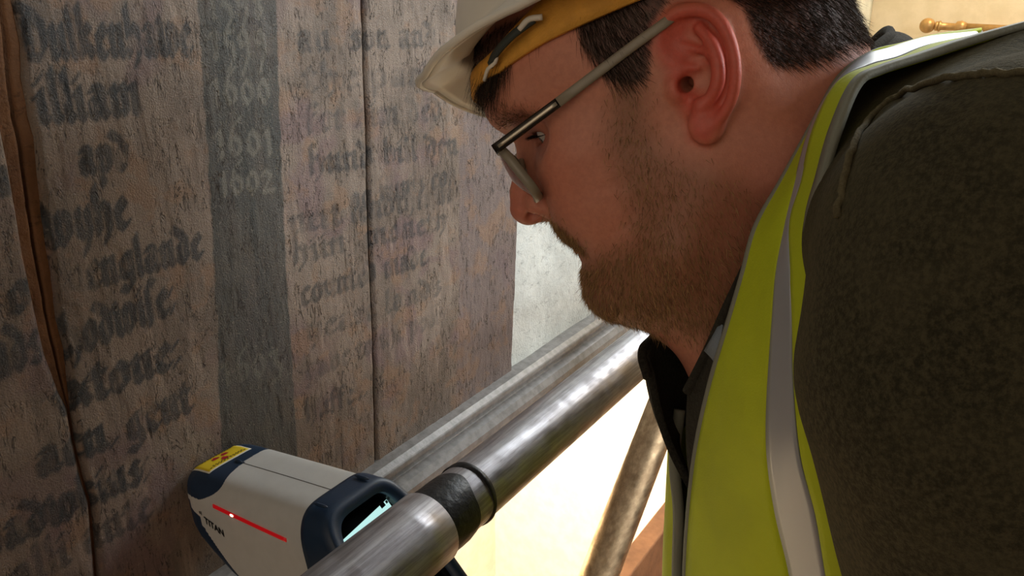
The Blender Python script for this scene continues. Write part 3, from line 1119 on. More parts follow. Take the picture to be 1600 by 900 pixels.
def surface_nets(f, lo, hi, h, smooth_it=2):
    """mesh of the zero set of f; coarse pass first, fine values only near the surface"""
    lo, hi = np.asarray(lo, float), np.asarray(hi, float)
    K = 4
    nc = np.ceil((hi - lo) / (h * K)).astype(int) + 1
    ax = [lo[i] + np.arange(nc[i]) * h * K for i in range(3)]
    G = np.stack(np.meshgrid(*ax, indexing='ij'), -1).reshape(-1, 3).astype(np.float32)
    cv = f(G).reshape(nc)
    nf = (nc - 1) * K + 1
    idx = [np.minimum((np.arange(nf[i]) + K // 2) // K, nc[i] - 1) for i in range(3)]
    val = cv[np.ix_(*idx)].astype(np.float32)
    near = np.abs(val) < h * K * 1.7
    ii = np.argwhere(near)
    pts = (lo + ii * h).astype(np.float32)
    outv = np.empty(len(pts), np.float32)
    for s in range(0, len(pts), 400000):
        outv[s:s + 400000] = f(pts[s:s + 400000])
    val[near] = outv
    ins = val < 0
    cells = nf - 1
    acc = np.zeros((*cells, 3), np.float32)
    cnt = np.zeros(cells, np.float32)
    faces = []
    edges = []
    for axis in range(3):
        sl0 = [slice(None)] * 3
        sl1 = [slice(None)] * 3
        sl0[axis] = slice(0, -1)
        sl1[axis] = slice(1, None)
        a, b = val[tuple(sl0)], val[tuple(sl1)]
        cr = np.argwhere((a < 0) != (b < 0))
        va, vb = a[tuple(cr.T)], b[tuple(cr.T)]
        t = va / (va - vb)
        pos = cr.astype(np.float32)
        pos[:, axis] += t
        o1, o2 = [q for q in range(3) if q != axis]
        for d1 in (0, -1):
            for d2 in (0, -1):
                c = cr.copy()
                c[:, o1] += d1
                c[:, o2] += d2
                ok = (c >= 0).all(1) & (c < cells).all(1)
                np.add.at(acc, tuple(c[ok].T), pos[ok])
                np.add.at(cnt, tuple(c[ok].T), 1)
        edges.append((axis, cr, va < 0, o1, o2))
    act = cnt > 0
    vid = np.full(cells, -1, np.int64)
    vid[act] = np.arange(act.sum())
    verts = lo + (acc[act] / cnt[act][:, None]) * h
    for axis, cr, neg, o1, o2 in edges:
        cs = []
        ok = np.ones(len(cr), bool)
        for d1, d2 in ((0, 0), (-1, 0), (-1, -1), (0, -1)):
            c = cr.copy()
            c[:, o1] += d1
            c[:, o2] += d2
            ok &= (c >= 0).all(1) & (c < cells).all(1)
            cs.append(c)
        q = np.stack([vid[tuple(np.clip(c, 0, cells - 1).T)] for c in cs], 1)
        flip = neg if axis != 1 else ~neg
        q[~flip] = q[~flip][:, ::-1]
        faces.append(q[ok])
    q = np.vstack(faces)
    q = q[:, ::-1] if False else q
    for _ in range(smooth_it):
        s = np.zeros_like(verts)
        w = np.zeros(len(verts))
        for a_, b_ in ((0, 1), (1, 2), (2, 3), (3, 0)):
            np.add.at(s, q[:, a_], verts[q[:, b_]])
            np.add.at(w, q[:, a_], 1)
        verts = 0.5 * verts + 0.5 * s / w[:, None]
    return verts, q


def vnormals(v, q):
    n = np.cross(v[q[:, 2]] - v[q[:, 0]], v[q[:, 3]] - v[q[:, 1]])
    o = np.zeros_like(v)
    for k in range(4):
        np.add.at(o, q[:, k], n)
    return o / (np.linalg.norm(o, axis=1, keepdims=True) + 1e-12)


def in_poly(pts, poly):
    """signed distance in photo pixels to a polygon, negative inside"""
    return poly2d(pts[:, 0].astype(np.float32), pts[:, 1].astype(np.float32), poly)


# ------------------------------------------------------------------ person: pose of the head (x forward, y to his left, z up, origin between the ears)
def head_rot(y, pt, r):
    cy, sy, cp, sp, cr, sr = math.cos(y), math.sin(y), math.cos(pt), math.sin(pt), math.cos(r), math.sin(r)
    Rz = np.array([[cy, -sy, 0], [sy, cy, 0], [0, 0, 1]])
    Ry = np.array([[cp, 0, sp], [0, 1, 0], [-sp, 0, cp]])
    Rx = np.array([[1, 0, 0], [0, cr, -sr], [0, sr, cr]])
    return np.stack([-R, -FH, np.array([0, 0, 1.0])], 1) @ Rz @ Ry @ Rx


HM = head_rot(math.radians(-4), math.radians(25), math.radians(13))
HT = CAM + R * 0.10031 + U * 0.12104 + F * 0.53792


def h2w(p):
    return np.asarray(p) @ HM.T + HT


def unp(px, py, y0):
    """photo pixel -> head coordinates on the plane at distance y0 from the middle of the head"""
    o = (CAM - HT) @ HM
    d = ray(px, py) @ HM
    return o + d * ((y0 - o[1]) / d[1])


EA = math.radians(20)
EN = np.array([math.sin(EA), math.cos(EA), 0.05])
EN /= np.linalg.norm(EN)
EO = np.array([-0.010, 0.0780, 0.0])


def ear(px, py, w=0.0):
    """photo pixel -> point on the plane of the near ear, lifted w along its normal"""
    o = (CAM - HT) @ HM
    d = ray(px, py) @ HM
    return o + d * (((EO - o) @ EN) / (d @ EN)) + EN * w


EU = ear(1171, 128) - ear(1071, 128)
EU /= np.linalg.norm(EU)
EV = np.cross(EN, EU)
MM = 0.001
helix = [(1088, 107, -3), (1066, 104, -1.5), (1046, 96, .5), (1034, 80, 1.5), (1031, 60, 2), (1040, 37, 2.2), (1060, 20, 2.3), (1086, 15, 2.5), (1112, 21, 3), (1133, 42, 3.5),
         (1147, 75, 4), (1152, 110, 4), (1148, 145, 3), (1136, 172, 2), (1120, 192, 1)]
hel_p = catmull([ear(a, b, w * MM) for a, b, w in helix], 40)
hel_r = np.interp(np.linspace(0, 1, 40), np.linspace(0, 1, 15), np.array([1.4, 2.0, 2.6, 3.0, 3.2, 3.5, 3.9, 4.0, 3.9, 3.7, 3.5, 3.4, 3.3, 3.3, 3.5])) * MM
anti = [(1092, 44, -1.5), (1110, 66, 0), (1122, 96, 1.6), (1123, 126, 2.0), (1113, 150, 1.6), (1097, 164, 1.5)]
ant_p = catmull([ear(a, b, w * MM) for a, b, w in anti], 16)
ant_r = np.interp(np.linspace(0, 1, 16), [0, .3, .6, 1], [3.2, 3.8, 4.0, 3.2]) * MM
anti2 = catmull([ear(a, b, w * MM) for a, b, w in [(1060, 70, -2.5), (1085, 76, -2), (1108, 84, 0)]], 6)
contour = catmull([ear(a, b) for a, b in [(1075, 112), (1045, 98), (1030, 80), (1027, 55), (1042, 30), (1070, 14), (1100, 13), (1128, 32), (1149, 72), (1154, 112), (1148, 150), (1134, 178), (1120, 200), (1104, 214), (1088, 210), (1082, 190), (1070, 165), (1062, 140)]], 60)
con2 = np.stack([(contour - EO) @ EU, (contour - EO) @ EV], 1)

FACE = [(.0, .10), (.06, .118), (.088, .096), (.1015, .072), (.1055, .057), (.1080, .044), (.1070, .035), (.1025, .0265), (.0985, .0185), (.0965, .011), (.096, .0),
        (.0955, -.02), (.0965, -.034), (.0985, -.040), (.0985, -.046), (.0968, -.0515), (.0945, -.0565), (.0902, -.0598), (.0868, -.0618), (.0893, -.0648), (.0890, -.0700),
        (.0868, -.0765), (.0925, -.0845), (.0965, -.0950), (.0968, -.1020), (.0940, -.1085), (.0885, -.1130), (.0810, -.1155), (.0700, -.1185), (.0560, -.1260), (.03, -.12), (.0, -.05)]


def head_sdf(p):
    p = p.astype(np.float32)
    x, y, z = p[:, 0], p[:, 1], p[:, 2]
    ay = np.abs(y)
    pm = np.stack([x, ay, z], 1)
    # face: the profile, falling back to the sides
    kz = np.interp(z, [-.12, -.07, -.03, .03, .08], [11.5, 9.0, 7.0, 6.4, 7.0]).astype(np.float32)
    rec = kz * ay ** 2 + 260 * ay ** 4
    d1 = poly2d(x + rec, z, FACE) * 0.86
    wz = np.interp(z, [-.125, -.10, -.07, -.03, .0, .05, .1], [.040, .052, .064, .0705, .0715, .0725, .066]).astype(np.float32)
    d = smax(d1, ay - wz, 0.03)
    d = smin(d, ellipsoid(p, (-.012, 0, .052), (.104, .0755, .090)), 0.03)
    d = smin(d, chain(pm, [(.0, .052, -.055), (.03, .048, -.086), (.066, .024, -.097)], [.0215, .021, .019], .01), 0.025)
    d = smin(d, sphere(pm, (.034, 0, -.088), .042), 0.03)
    # neck
    q = np.stack([x, y * 1.06, z], 1)
    d = smin(d, chain(q, [(-.056, 0, -.008), (-.070, 0, -.09), (-.105, 0, -.21)], [.064, .070, .078], .02), 0.045)
    d = smin(d, chain(q, [(.004, 0, -.09), (.006, 0, -.20)], [.047, .050]), 0.04)
    # cheeks, brow ridge
    d = smin(d, sphere(pm, (.062, .043, -.010), .0245), 0.022)
    d = smin(d, sphere(pm, (.064, .034, -.045), .0235), 0.022)
    d = smin(d, chain(pm, [(.0985, .008, .0375), (.0945, .030, .0405), (.0780, .051, .0335)], [.0075, .0078, .0070]), 0.014)
    # eye hollow, eyelids, opening
    d = smax(d, -ellipsoid(pm, (.101, .0335, .0105), (.0165, .0165, .0105)), 0.014)
    d = smax(d, -ellipsoid(pm, (.0930, .0520, .0100), (.0200, .0150, .0125)), 0.012)
    d = smin(d, sphere(pm, (.0700, .0325, .0115), .0134), 0.005)
    d = smax(d, -ellipsoid(pm, (.0835, .0350, .0098), (.0090, .0140, .0044)), 0.0012)
    # upper lid fold
    d = smin(d, chain(pm, [(.0815, .020, .0165), (.0830, .032, .0190), (.0745, .046, .0145)], [.0020, .0028, .0022]), 0.004)
    # nose
    ns = chain(pm, [(.0900, 0, .0155), (.0945, 0, .0050), (.1025, 0, -.0060), (.1085, 0, -.0165), (.1113, 0, -.0262)], [.0078, .0083, .0088, .0095, .0117], .004)
    ns = smin(ns, capsule(pm, (.086, .008, .006), (.0985, .0110, -.024), .0072, .0080), .008)
    ns = smin(ns, ellipsoid(pm, (.0975, .0140, -.0280), (.0118, .0070, .0092)), .005)
    ns = smin(ns, capsule(pm, (.1110, 0, -.0315), (.0985, 0, -.0350), .0062, .0058), .005)
    d = smin(d, ns, 0.007)
    d = smax(d, -capsule(pm, (.1125, .0098, -.0385), (.1005, .0108, -.0310), .0038, .0044), 0.002)
    d = smax(d, -capsule(pm, (.1118, .0118, -.0364), (.1026, .0130, -.0324), .0040, .0034), 0.0014)
    d = smax(d, -capsule(pm, (.1090, .0090, -.0340), (.1020, .0085, -.0240), .0040, .0030), 0.0014)
    # crease from nose to mouth corner, groove above the alar wing, mouth slit
    d = smax(d, -chain(pm, [(.0985, .0205, -.026), (.0950, .0270, -.042), (.0860, .0345, -.060)], [.0010, .0014, .0010]), 0.006)
    d = smax(d, -chain(pm, [(.0905, 0, -.0618), (.0845, .018, -.0625), (.0750, .027, -.0640)], [.0012, .0012, .0008]), 0.003)
    # ear
    e = p - EO.astype(np.float32)
    if (y > 0.04).any():
        k = np.where((pm[:, 1] > 0.045) & (np.abs(x + .015) < .07) & (np.abs(z) < .07))[0]
    else:
        k = np.where((pm[:, 1] > 0.045) & (np.abs(x + .015) < .07) & (np.abs(z) < .07))[0]
    if len(k):
        pk = pm[k]
        ek = pk - EO.astype(np.float32)
        eu, ev, ew = ek @ EU.astype(np.float32), ek @ EV.astype(np.float32), ek @ EN.astype(np.float32)
        dk = d[k]
        plate = smax(poly2d(eu, ev, con2), np.abs(ew + .0042) - .0024, 0.002)
        # root of the ear against the head
        dk = smin(dk, ellipsoid(pk, ear(1088, 122, -.012), (.016, .011, .021)), 0.010)
        dk = smin(dk, plate, 0.005)
        dk = smin(dk, ellipsoid(pk, ear(1104, 196, .0008), (.0098, .0046, .0105)), 0.006)
        # concha bowl
        dk = smax(dk, -ellipsoid(pk, ear(1094, 126, .0028), (.0105, .0078, .0118)), 0.003)
        dk = smax(dk, -ellipsoid(pk, ear(1086, 90, .0012), (.0110, .0042, .0042)), 0.003)
        dk = smax(dk, -ellipsoid(pk, ear(1080, 60, .0045), (.0150, .0075, .0120)), 0.003)
        dk = smax(dk, -ellipsoid(pk, ear(1132, 112, .0040), (.0070, .0060, .0200)), 0.003)
        dk = smin(dk, chain(pk, ant_p, ant_r), 0.0035)
        dk = smin(dk, chain(pk, anti2, [.0018] * 5 + [.002]), 0.003)
        dk = smin(dk, chain(pk, hel_p, hel_r), 0.0022)
        dk = smin(dk, ellipsoid(pk, ear(1056, 140, .0012), (.0048, .0040, .0062)), 0.005)
        dk = smin(dk, sphere(pk, ear(1096, 165, .0016), .0034), 0.004)
        dk = smax(dk, -capsule(pk, ear(1071, 131, .004), ear(1067, 126, -.022), .0036, .0034), 0.002)
        dk = smax(dk, -capsule(pk, ear(1071, 138, .003), ear(1069, 134, -.016), .0028, .0026), 0.002)
        d[k] = dk
    return d


hv, hq = surface_nets(head_sdf, (-.20, -.115, -.235), (.135, .115, .15), 0.00125, 1)
hn = vnormals(hv, hq)
mirror = hv.copy()
mirror[:, 1] = np.abs(mirror[:, 1])
hpx = project(h2w(mirror))                     # where each point (or its mirror twin) sits in the side view


def soft(dist, w):
    return np.clip(0.5 - dist / w, 0, 1)


BEARD = [(1000, 118), (966, 120), (950, 165), (944, 215), (962, 270), (985, 325), (985, 372), (952, 392), (920, 402), (900, 420), (898, 470), (930, 505), (1060, 520), (1180, 560), (1250, 330), (1140, 272), (1062, 252), (1034, 232), (1012, 190), (1010, 140)]
STACHE = [(852, 344), (872, 352), (900, 376), (918, 398), (905, 392), (893, 382), (876, 376), (846, 352)]
HAIRP = [(905, -60), (898, 20), (908, 70), (935, 100), (952, 128), (985, 132), (1012, 122), (1016, 70), (1020, 40), (1050, -12), (1110, -18), (1160, 10), (1180, 66), (1200, 98), (1240, 104), (1290, 92), (1335, 66), (1350, 60), (1420, 60), (1420, -260), (905, -260)]
FORE2 = [(736, 98), (742, 66), (775, 40), (850, 6), (905, -10), (900, 24), (812, 62), (790, 76)]
FORE = [(738, 98), (748, 84), (790, 74), (806, 76), (792, 104), (770, 136), (748, 130)]
b_d = np.minimum(in_poly(hpx, BEARD), in_poly(hpx, STACHE) + 2)
h_d = np.minimum(np.minimum(in_poly(hpx, HAIRP), in_poly(hpx, FORE) + 4), in_poly(hpx, FORE2) + 2)
# keep hair and beard off the ear itself
e_ = mirror - EO
EARP = [(1018, 75), (1022, 40), (1045, 15), (1080, 2), (1118, 6), (1146, 32), (1162, 75), (1166, 115), (1160, 152), (1142, 184), (1124, 206), (1104, 228), (1080, 218), (1070, 180), (1050, 150), (1040, 110)]
on_ear = (in_poly(hpx, EARP) < 2) & ((e_ @ EN) > -.006)
skin = np.tile(np.array(srgb(206, 138, 112)), (len(hv), 1))


def blend(mask, col):
    global skin
    skin = skin * (1 - mask[:, None]) + np.array(srgb(*col)) * mask[:, None]


blend(soft(b_d, 44) * 0.75, (136, 98, 70))
blend(soft(in_poly(hpx, STACHE), 10) * .5, (104, 76, 52))
blend(soft(h_d, 10) * 0.9, (52, 40, 32))
near = lambda c, r: np.exp(-(((mirror - np.array(c)) / r) ** 2).sum(1))
blend(near((.112, 0, -.024), .018) * .5, (196, 96, 80))
blend(near((.072, .045, -.015), .028) * .45, (200, 112, 90))
ear_w = soft(in_poly(hpx, EARP), 26) * np.clip(((e_ @ EN) + .006) / .005, 0, 1)
blend(near((-.035, .065, -.075), .06) * .45, (176, 98, 78))
blend(ear_w * .85, (208, 88, 72))
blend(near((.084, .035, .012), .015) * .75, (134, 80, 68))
blend(near((.0885, 0, -.066), (.010, .024, .009)) * .9, (176, 92, 80))

person = empty('person', 'bearded man in white hard hat and yellow vest leaning towards the panel in profile', 'person')
body = mesh_np('head_and_neck', h2w(hv), quads=hq, mat=M_SKIN, parent=person)
color_attr(body, 'skin', np.concatenate([skin, np.ones((len(hv), 1))], 1))

# eyes
for s in (1, -1):
    c = h2w((.0700, .0325 * s, .0112))
    look = HM @ np.array([.90, 0.02 * s, -.42])
    pr = [(-.0121 * math.cos(a), .0121 * math.sin(a) + 1e-5) for a in np.linspace(0, math.pi, 22)]
    ey = lathe('eye', pr, c, look, M_EYEW, person, 28)
    pr = [(.0106, .0058), (.0112, .0048), (.0118, .003), (.0124, .0001)]
    lathe('iris', pr, c, look, M_IRIS, ey, 20)


# hair, as real strands
def strands(name, root, nrm, flow, length, width, mat, parent, lift=0.35, curl=0.25, seg=3, tone=None, seed=1):
    r = np.random.default_rng(seed)
    n = len(root)
    d = flow - nrm * (flow * nrm).sum(1, keepdims=True)
    d /= np.linalg.norm(d, axis=1, keepdims=True) + 1e-9
    d = d + nrm * lift + r.normal(0, curl, (n, 3))
    d /= np.linalg.norm(d, axis=1, keepdims=True)
    side = np.cross(d, r.normal(0, 1, (n, 3)))
    side /= np.linalg.norm(side, axis=1, keepdims=True)
    bend = r.normal(0, curl * 0.6, (n, 3)) - nrm * lift * 0.6
    L = length[:, None] if np.ndim(length) else length
    rows = []
    p0 = root - nrm * 0.0006
    for k in range(seg + 1):
        t = k / seg
        c = p0 + d * L * t + bend * L * t * t * 0.5
        w = width * (1 - 0.85 * t)
        rows.append(c - side * w)
        rows.append(c + side * w)
    v = np.stack(rows, 1).reshape(-1, 3)
    base = np.arange(n)[:, None] * (2 * (seg + 1))
    q = np.concatenate([np.stack([base[:, 0] + 2 * k, base[:, 0] + 2 * k + 1, base[:, 0] + 2 * k + 3, base[:, 0] + 2 * k + 2], 1) for k in range(seg)])
    o = mesh_np(name, v, quads=q, mat=mat, parent=parent)
    tn = np.clip(r.normal(0.45, 0.25, n) if tone is None else tone, 0, 1)
    a = o.data.attributes.new('tone', 'FLOAT', 'POINT')
    a.data.foreach_set('value', np.repeat(tn, 2 * (seg + 1)).astype(np.float32))
    o['kind'] = 'stuff'
    return o


def scatter(prob, n, seed):
    """random points on the head surface, weighted per vertex"""
    r = np.random.default_rng(seed)
    w = prob / prob.sum()
    i = r.choice(len(hv), n, p=w)
    p = hv[i] + r.normal(0, 0.0006, (n, 3))
    return i, p


ldir = lambda v: (np.tile(np.array(v, float), (1, 1)) @ HM.T)
# beard
pb = soft(b_d, 44) ** 1.3 * np.interp(hpx[:, 0], [1020, 1200], [1, .35]) * (~on_ear)
pb = pb * np.interp(hpx[:, 1], [120, 220, 330, 420], [.55, .6, .75, 1.15]) * np.where(hn[:, 1] * np.sign(hv[:, 1] + 1e-9) > -.3, 1, .3)
LIP = [(888, 378), (903, 374), (938, 388), (930, 410), (908, 412), (896, 395)]
pb = pb * (1 - soft(in_poly(hpx, LIP), 14)) + 2.2 * soft(in_poly(hpx, STACHE), 8)
i, p = scatter(pb, 42000, 5)
fl = np.tile(np.array([.18, 0, -1.0]), (len(i), 1))
fl[:, 0] += np.interp(hpx[i, 0], [900, 1000, 1200], [.5, .15, -.35])
ln = np.interp(hpx[i, 1], [120, 250, 380, 470], [.004, .0048, .0055, .0065]) * rng.uniform(.6, 1.2, len(i))
strands('beard', h2w(p), hn[i] @ HM.T, fl @ HM.T, ln, .00016, M_BEARD, person, .28, .30, 3, None, 5)
# head hair
ph = soft(h_d, 9) * (~on_ear) * ((-(hv[:, 0] + .005) * .3134 + (hv[:, 2] - .036) * .9496) < .022)
i, p = scatter(ph, 30000, 6)
fl = np.tile(np.array([-.55, 0, -.85]), (len(i), 1))
fl[:, 0] = np.interp(hpx[i, 0], [760, 900, 1000, 1150, 1350], [.55, .15, -.25, -.5, -.6])
ln = np.interp(hpx[i, 0], [760, 880, 985, 1010, 1100, 1180, 1300, 1400], [.026, .016, .011, .005, .004, .009, .012, .013]) * rng.uniform(.6, 1.15, len(i))
ln = np.where(in_poly(hpx[i], FORE2) < 0, .0045, ln)
tn = np.clip(rng.normal(0.15, 0.15, len(i)) + np.interp(hpx[i, 0], [1250, 1380], [0, .45]) + np.interp(hpx[i, 0], [930, 1000], [.1, .0]), 0, 1)
strands('hair', h2w(p), hn[i] @ HM.T, fl @ HM.T, ln, .00014, M_HAIR, person, .22, .16, 4, tn, 6)
# eyebrows
BROW = [(766, 172), (784, 168), (812, 172), (845, 176), (838, 188), (806, 196), (784, 204), (772, 194)]
pw = soft(in_poly(hpx, BROW), 8) * (hv[:, 0] > .06)
i, p = scatter(pw, 1500, 8)
fl = np.tile(np.array([.1, 1.0, .1]), (len(i), 1)) * np.array([[1, 1, 1]])
fl[:, 1] *= np.sign(hv[i, 1])
strands('eyebrows', h2w(p), hn[i] @ HM.T, fl @ HM.T, rng.uniform(.005, .010, len(i)), .00013, M_BEARD, person, .3, .25, 3, rng.uniform(0, .35, len(i)), 8)
for s in (1, -1):                                                   # lashes
    t = np.linspace(-.008, .0128, 70)
    root = np.stack([.0700 + np.sqrt(.0134 ** 2 - t ** 2 * .9) - .0004, s * (.0325 + t), np.full(70, .0128) - np.clip(t, 0, 1) * .25], 1)
    dr = np.tile(np.array([.9, .35 * s, -.45]), (70, 1))
    strands('eyelashes', h2w(root), np.tile(HM @ np.array([0, 0, 1.0]), (70, 1)), dr @ HM.T, np.full(70, .0075), .00022, M_HAIR, person, .15, .1, 3, np.zeros(70), 12)

# ------------------------------------------------------------------ fleece jacket, trousers, boots
SL = P(1618, 420, .31)
A2 = P(1578, 600, .312)
NB = P(1290, 380, .55)
SR = P(1215, 420, .74)
EL = P(1650, 1080, .36)
ER = SR + np.array([0, 0, -.29]) + R * .03
CH = P(1335, 600, .565)
BL = CH + np.array([0, 0, -.22]) + R * .015
HP = BL + np.array([0, 0, -.20]) + R * .03
TROT = np.stack([R, FH, np.array([0, 0, 1.0])], 1)


def fleece_sdf(p):
    p = p.astype(np.float32)
    d = ellipsoid(p, CH, (.098, .150, .17), TROT)
    d = smin(d, ellipsoid(p, BL, (.118, .155, .19), TROT), .06)
    d = smin(d, ellipsoid(p, HP, (.112, .160, .13), TROT), .05)
    d = smin(d, capsule(p, P(1440, 340, .49), SL, .080, .077), .04)
    d = smin(d, capsule(p, P(1424, 302, .49), P(1640, 274, .40), .075, .070), .03)
    d = smin(d, capsule(p, P(1430, 330, .56), SR, .085, .066), .04)
    d = smin(d, ellipsoid(p, P(1480, 380, .53), (.085, .13, .12), TROT), .05)
    d = smin(d, chain(p, [SL, A2, EL], [.077, .0775, .072]), .012)
    d = smin(d, capsule(p, SR, ER, .0665, .056), .02)
    HL = EL + np.array([0, 0, -.02]) - R * .22 * 0.2 + np.array([0, 0, -.20])
    HR_ = ER + np.array([0, 0, -.22]) - R * .03
    d = smin(d, capsule(p, EL, HL, .066, .042), .02)
    d = smin(d, capsule(p, ER, HR_, .054, .040), .02)
    # cloth folds
    w = p @ np.array([9.0, 5.0, 16.0], np.float32)
    return d + .0012 * np.sin(w * 3.1) * np.sin((p @ np.array([21.0, -17.0, 6.0], np.float32)) * 1.7)


allp = np.array([SL, SR, EL, ER, HP, NB, CH])
fv, fq = surface_nets(fleece_sdf, allp.min(0) - .27, allp.max(0) + .16, 0.0042, 3)
fleece = mesh_np('fleece_jacket', fv, quads=fq, mat=M_FLEECE, parent=person)


def march(px, py, sdf, off=0.0):
    """point where the sight line through a photo pixel meets a body surface"""
    r = ray(px, py)
    r = r / np.linalg.norm(r)
    t = 0.1
    for _ in range(90):
        dd = float(sdf((CAM + r * t)[None, :])[0]) - off
        if dd < 0.0003:
            break
        t += dd * 0.8
    return CAM + r * t


seam = catmull([march(a, b, fleece_sdf, .0008) for a, b in [(1640, 108), (1590, 112), (1520, 116), (1460, 126), (1400, 150), (1362, 182), (1335, 225), (1318, 280), (1306, 340)]], 60)
seam += np.random.default_rng(4).normal(0, .0003, seam.shape)
tube_obj('shoulder_seam', seam, .0014, M_SEAM, fleece, 8)
for s, wr in ((1, EL + np.array([0, 0, -.22]) - R * .044), (-1, ER + np.array([0, 0, -.22]) - R * .03)):
    def hand_sdf(p, wr=wr, s=s):
        p = p.astype(np.float32)
        dn = np.array([0, 0, -1.0])
        fw = -R
        lat = FH
        pc = wr + dn * .055
        d = ellipsoid(p, pc, (.040, .016, .050), TROT)
        d = smin(d, capsule(p, wr, pc, .026, .026), .02)
        for k, (o, L_) in enumerate(((.028, .070), (.010, .080), (-.009, .074), (-.027, .058))):
            b_ = pc + dn * .038 + fw * o
            m_ = b_ + dn * L_ * .5 + lat * .006 * s
            e_2 = m_ + dn * L_ * .42 + lat * .022 * s
            d = smin(d, chain(p, [b_, m_, e_2], [.0098, .0088, .0074]), .006)
        tb = pc + fw * .030 - dn * .015
        d = smin(d, chain(p, [tb, tb + fw * .028 + dn * .03, tb + fw * .036 + dn * .062], [.013, .0105, .0085]), .01)
        return d
    v, q = surface_nets(hand_sdf, wr - np.array([.09, .09, .22]), wr + np.array([.09, .09, .04]), .003, 1)
    ho = mesh_np('hand', v, quads=q, mat=M_SKIN, parent=person)
    color_attr(ho, 'skin', np.tile(np.array([*srgb(206, 138, 112), 1]), (len(v), 1)))


def trouser_sdf(p):
    p = p.astype(np.float32)
    d = ellipsoid(p, HP + np.array([0, 0, -.06]), (.105, .15, .12), TROT)
    for s in (-1, 1):
        a = HP + FH * .08 * s + np.array([0, 0, -.08])
        k = np.array([a[0], a[1], .50]) - R * .03
        f_ = np.array([a[0], a[1], .10]) + R * .0
        d = smin(d, chain(p, [a, k, f_], [.088, .066, .060]), .03)
    return d


tl = np.array([HP[0] - .25, HP[1] - .25, .06])
tv_, tq_ = surface_nets(trouser_sdf, tl, np.array([HP[0] + .25, HP[1] + .25, HP[2] + .1]), .009, 2)
mesh_np('trousers', tv_, quads=tq_, mat=M_TROUS, parent=person)
for s in (-1, 1):
    a = HP + FH * .08 * s

    def boot_sdf(p, a=a):
        p = p.astype(np.float32)
        o = np.array([a[0], a[1], 0.0])
        d = smin(ellipsoid(p, o - R * .07 + np.array([0, 0, .035]), (.13, .05, .048), TROT), capsule(p, o + np.array([0, 0, .05]), o + np.array([0, 0, .15]), .05, .055), .03)
        return np.maximum(d, .001 - p[:, 2])
    v, q = surface_nets(boot_sdf, np.array([a[0] - .25, a[1] - .25, -.02]), np.array([a[0] + .2, a[1] + .2, .23]), .007, 1)
    mesh_np('boot', v, quads=q, mat=M_BOOT, parent=person)

# scaffold platform he stands on
plat = empty('scaffold_platform', 'timber board platform of the scaffold under the man', 'platform')
for k in range(5):
    box('platform_board', (-0.9, -.80 + k * .225, -.038), (2.6, -.585 + k * .225, 0.0), M_BOARD, plat, .003)

# collar of the fleece, standing up round the neck and open at the throat
CT = [(1074, 612, .508), (1108, 545, .488), (1142, 470, .458), (1212, 330, .440), (1292, 190, .452), (1352, 92, .485), (1390, 56, .53), (1368, 62, .58), (1250, 200, .615), (1120, 380, .615), (1032, 512, .588), (1004, 548, .560), (1012, 590, .545)]
CB = [(1082, 770, .535), (1132, 700, .470), (1175, 600, .436), (1262, 430, .415), (1335, 260, .425), (1402, 140, .475), (1440, 95, .54), (1424, 110, .60), (1290, 300, .64), (1150, 480, .66), (1078, 640, .62), (1052, 690, .580), (1078, 770, .545)]
top = catmull([P(*q) for q in CT], 90)
bot = catmull([P(*q) for q in CB], 90)
g = np.zeros((90, 10, 3))
for j in range(10):
    s = j / 9
    mid_out = 0.006 * math.sin(s * math.pi)
    g[:, j] = top * (1 - s) + bot * s
    cen = (top + bot).mean(0) / 2
    outd = g[:, j] - cen
    outd /= np.linalg.norm(outd, axis=1, keepdims=True)
    g[:, j] += outd * mid_out
sheet('fleece_collar', g, 0.005, M_COLLAR, person)
tube_obj('collar_edge', catmull([P(*q) for q in CT], 120), .0032, M_COLLAR, person, 10)
# shirt collar showing inside
g = np.array([[P(1128, 505, .468), P(1104, 548, .480)], [P(1140, 512, .463), P(1114, 558, .475)], [P(1150, 520, .460), P(1124, 572, .472)]])
sheet('shirt_collar', np.array([catmull(r_, 6) for r_ in g.transpose(1, 0, 2)]), .002, M_SHIRT, person)

# ------------------------------------------------------------------ high visibility vest
vest = empty('hi_vis_vest')
vest.parent = person
#       neck edge A          tape left T1         tape right T2         armhole edge B
ROWS = [((1530, 52, .52), (1515, 54, .47), (1530, 58, .43), (1640, 36, .385)),
        ((1466, 62, .50), (1446, 62, .462), (1454, 74, .415), (1530, 68, .385)),
        ((1405, 75, .485), (1390, 78, .460), (1404, 94, .410), (1444, 96, .385)),
        ((1362, 86, .470), (1352, 90, .450), (1360, 106, .408), (1376, 118, .380)),
        ((1314, 122, .452), (1309, 130, .425), (1312, 130, .405), (1342, 138, .376)),
        ((1272, 196, .440), (1270, 200, .415), (1276, 198, .402), (1313, 205, .372)),
        ((1226, 280, .432), (1247, 280, .410), (1256, 280, .403), (1290, 280, .372)),
        ((1184, 355, .432), (1228, 355, .405), (1236, 350, .400), (1276, 352, .372)),
        ((1163, 430, .440), (1214, 425, .405), (1238, 435, .392), (1290, 440, .374)),
        ((1142, 500, .452), (1208, 500, .410), (1240, 500, .392), (1300, 510, .378)),
        ((1112, 600, .476), (1202, 600, .418), (1242, 600, .398), (1310, 610, .385)),
        ((1090, 700, .500), (1200, 700, .430), (1252, 710, .405), (1330, 710, .395)),
        ((1078, 800, .520), (1212, 795, .445), (1276, 805, .415), (1350, 810, .405)),
        ((1072, 900, .540), (1236, 900, .460), (1292, 900, .430), (1370, 900, .420)),
        ((1070, 1010, .562), (1252, 1010, .480), (1312, 1010, .45), (1390, 1010, .44)),
        ((1075, 1200, .61), (1270, 1200, .52), (1330, 1200, .49), (1400, 1200, .48))]
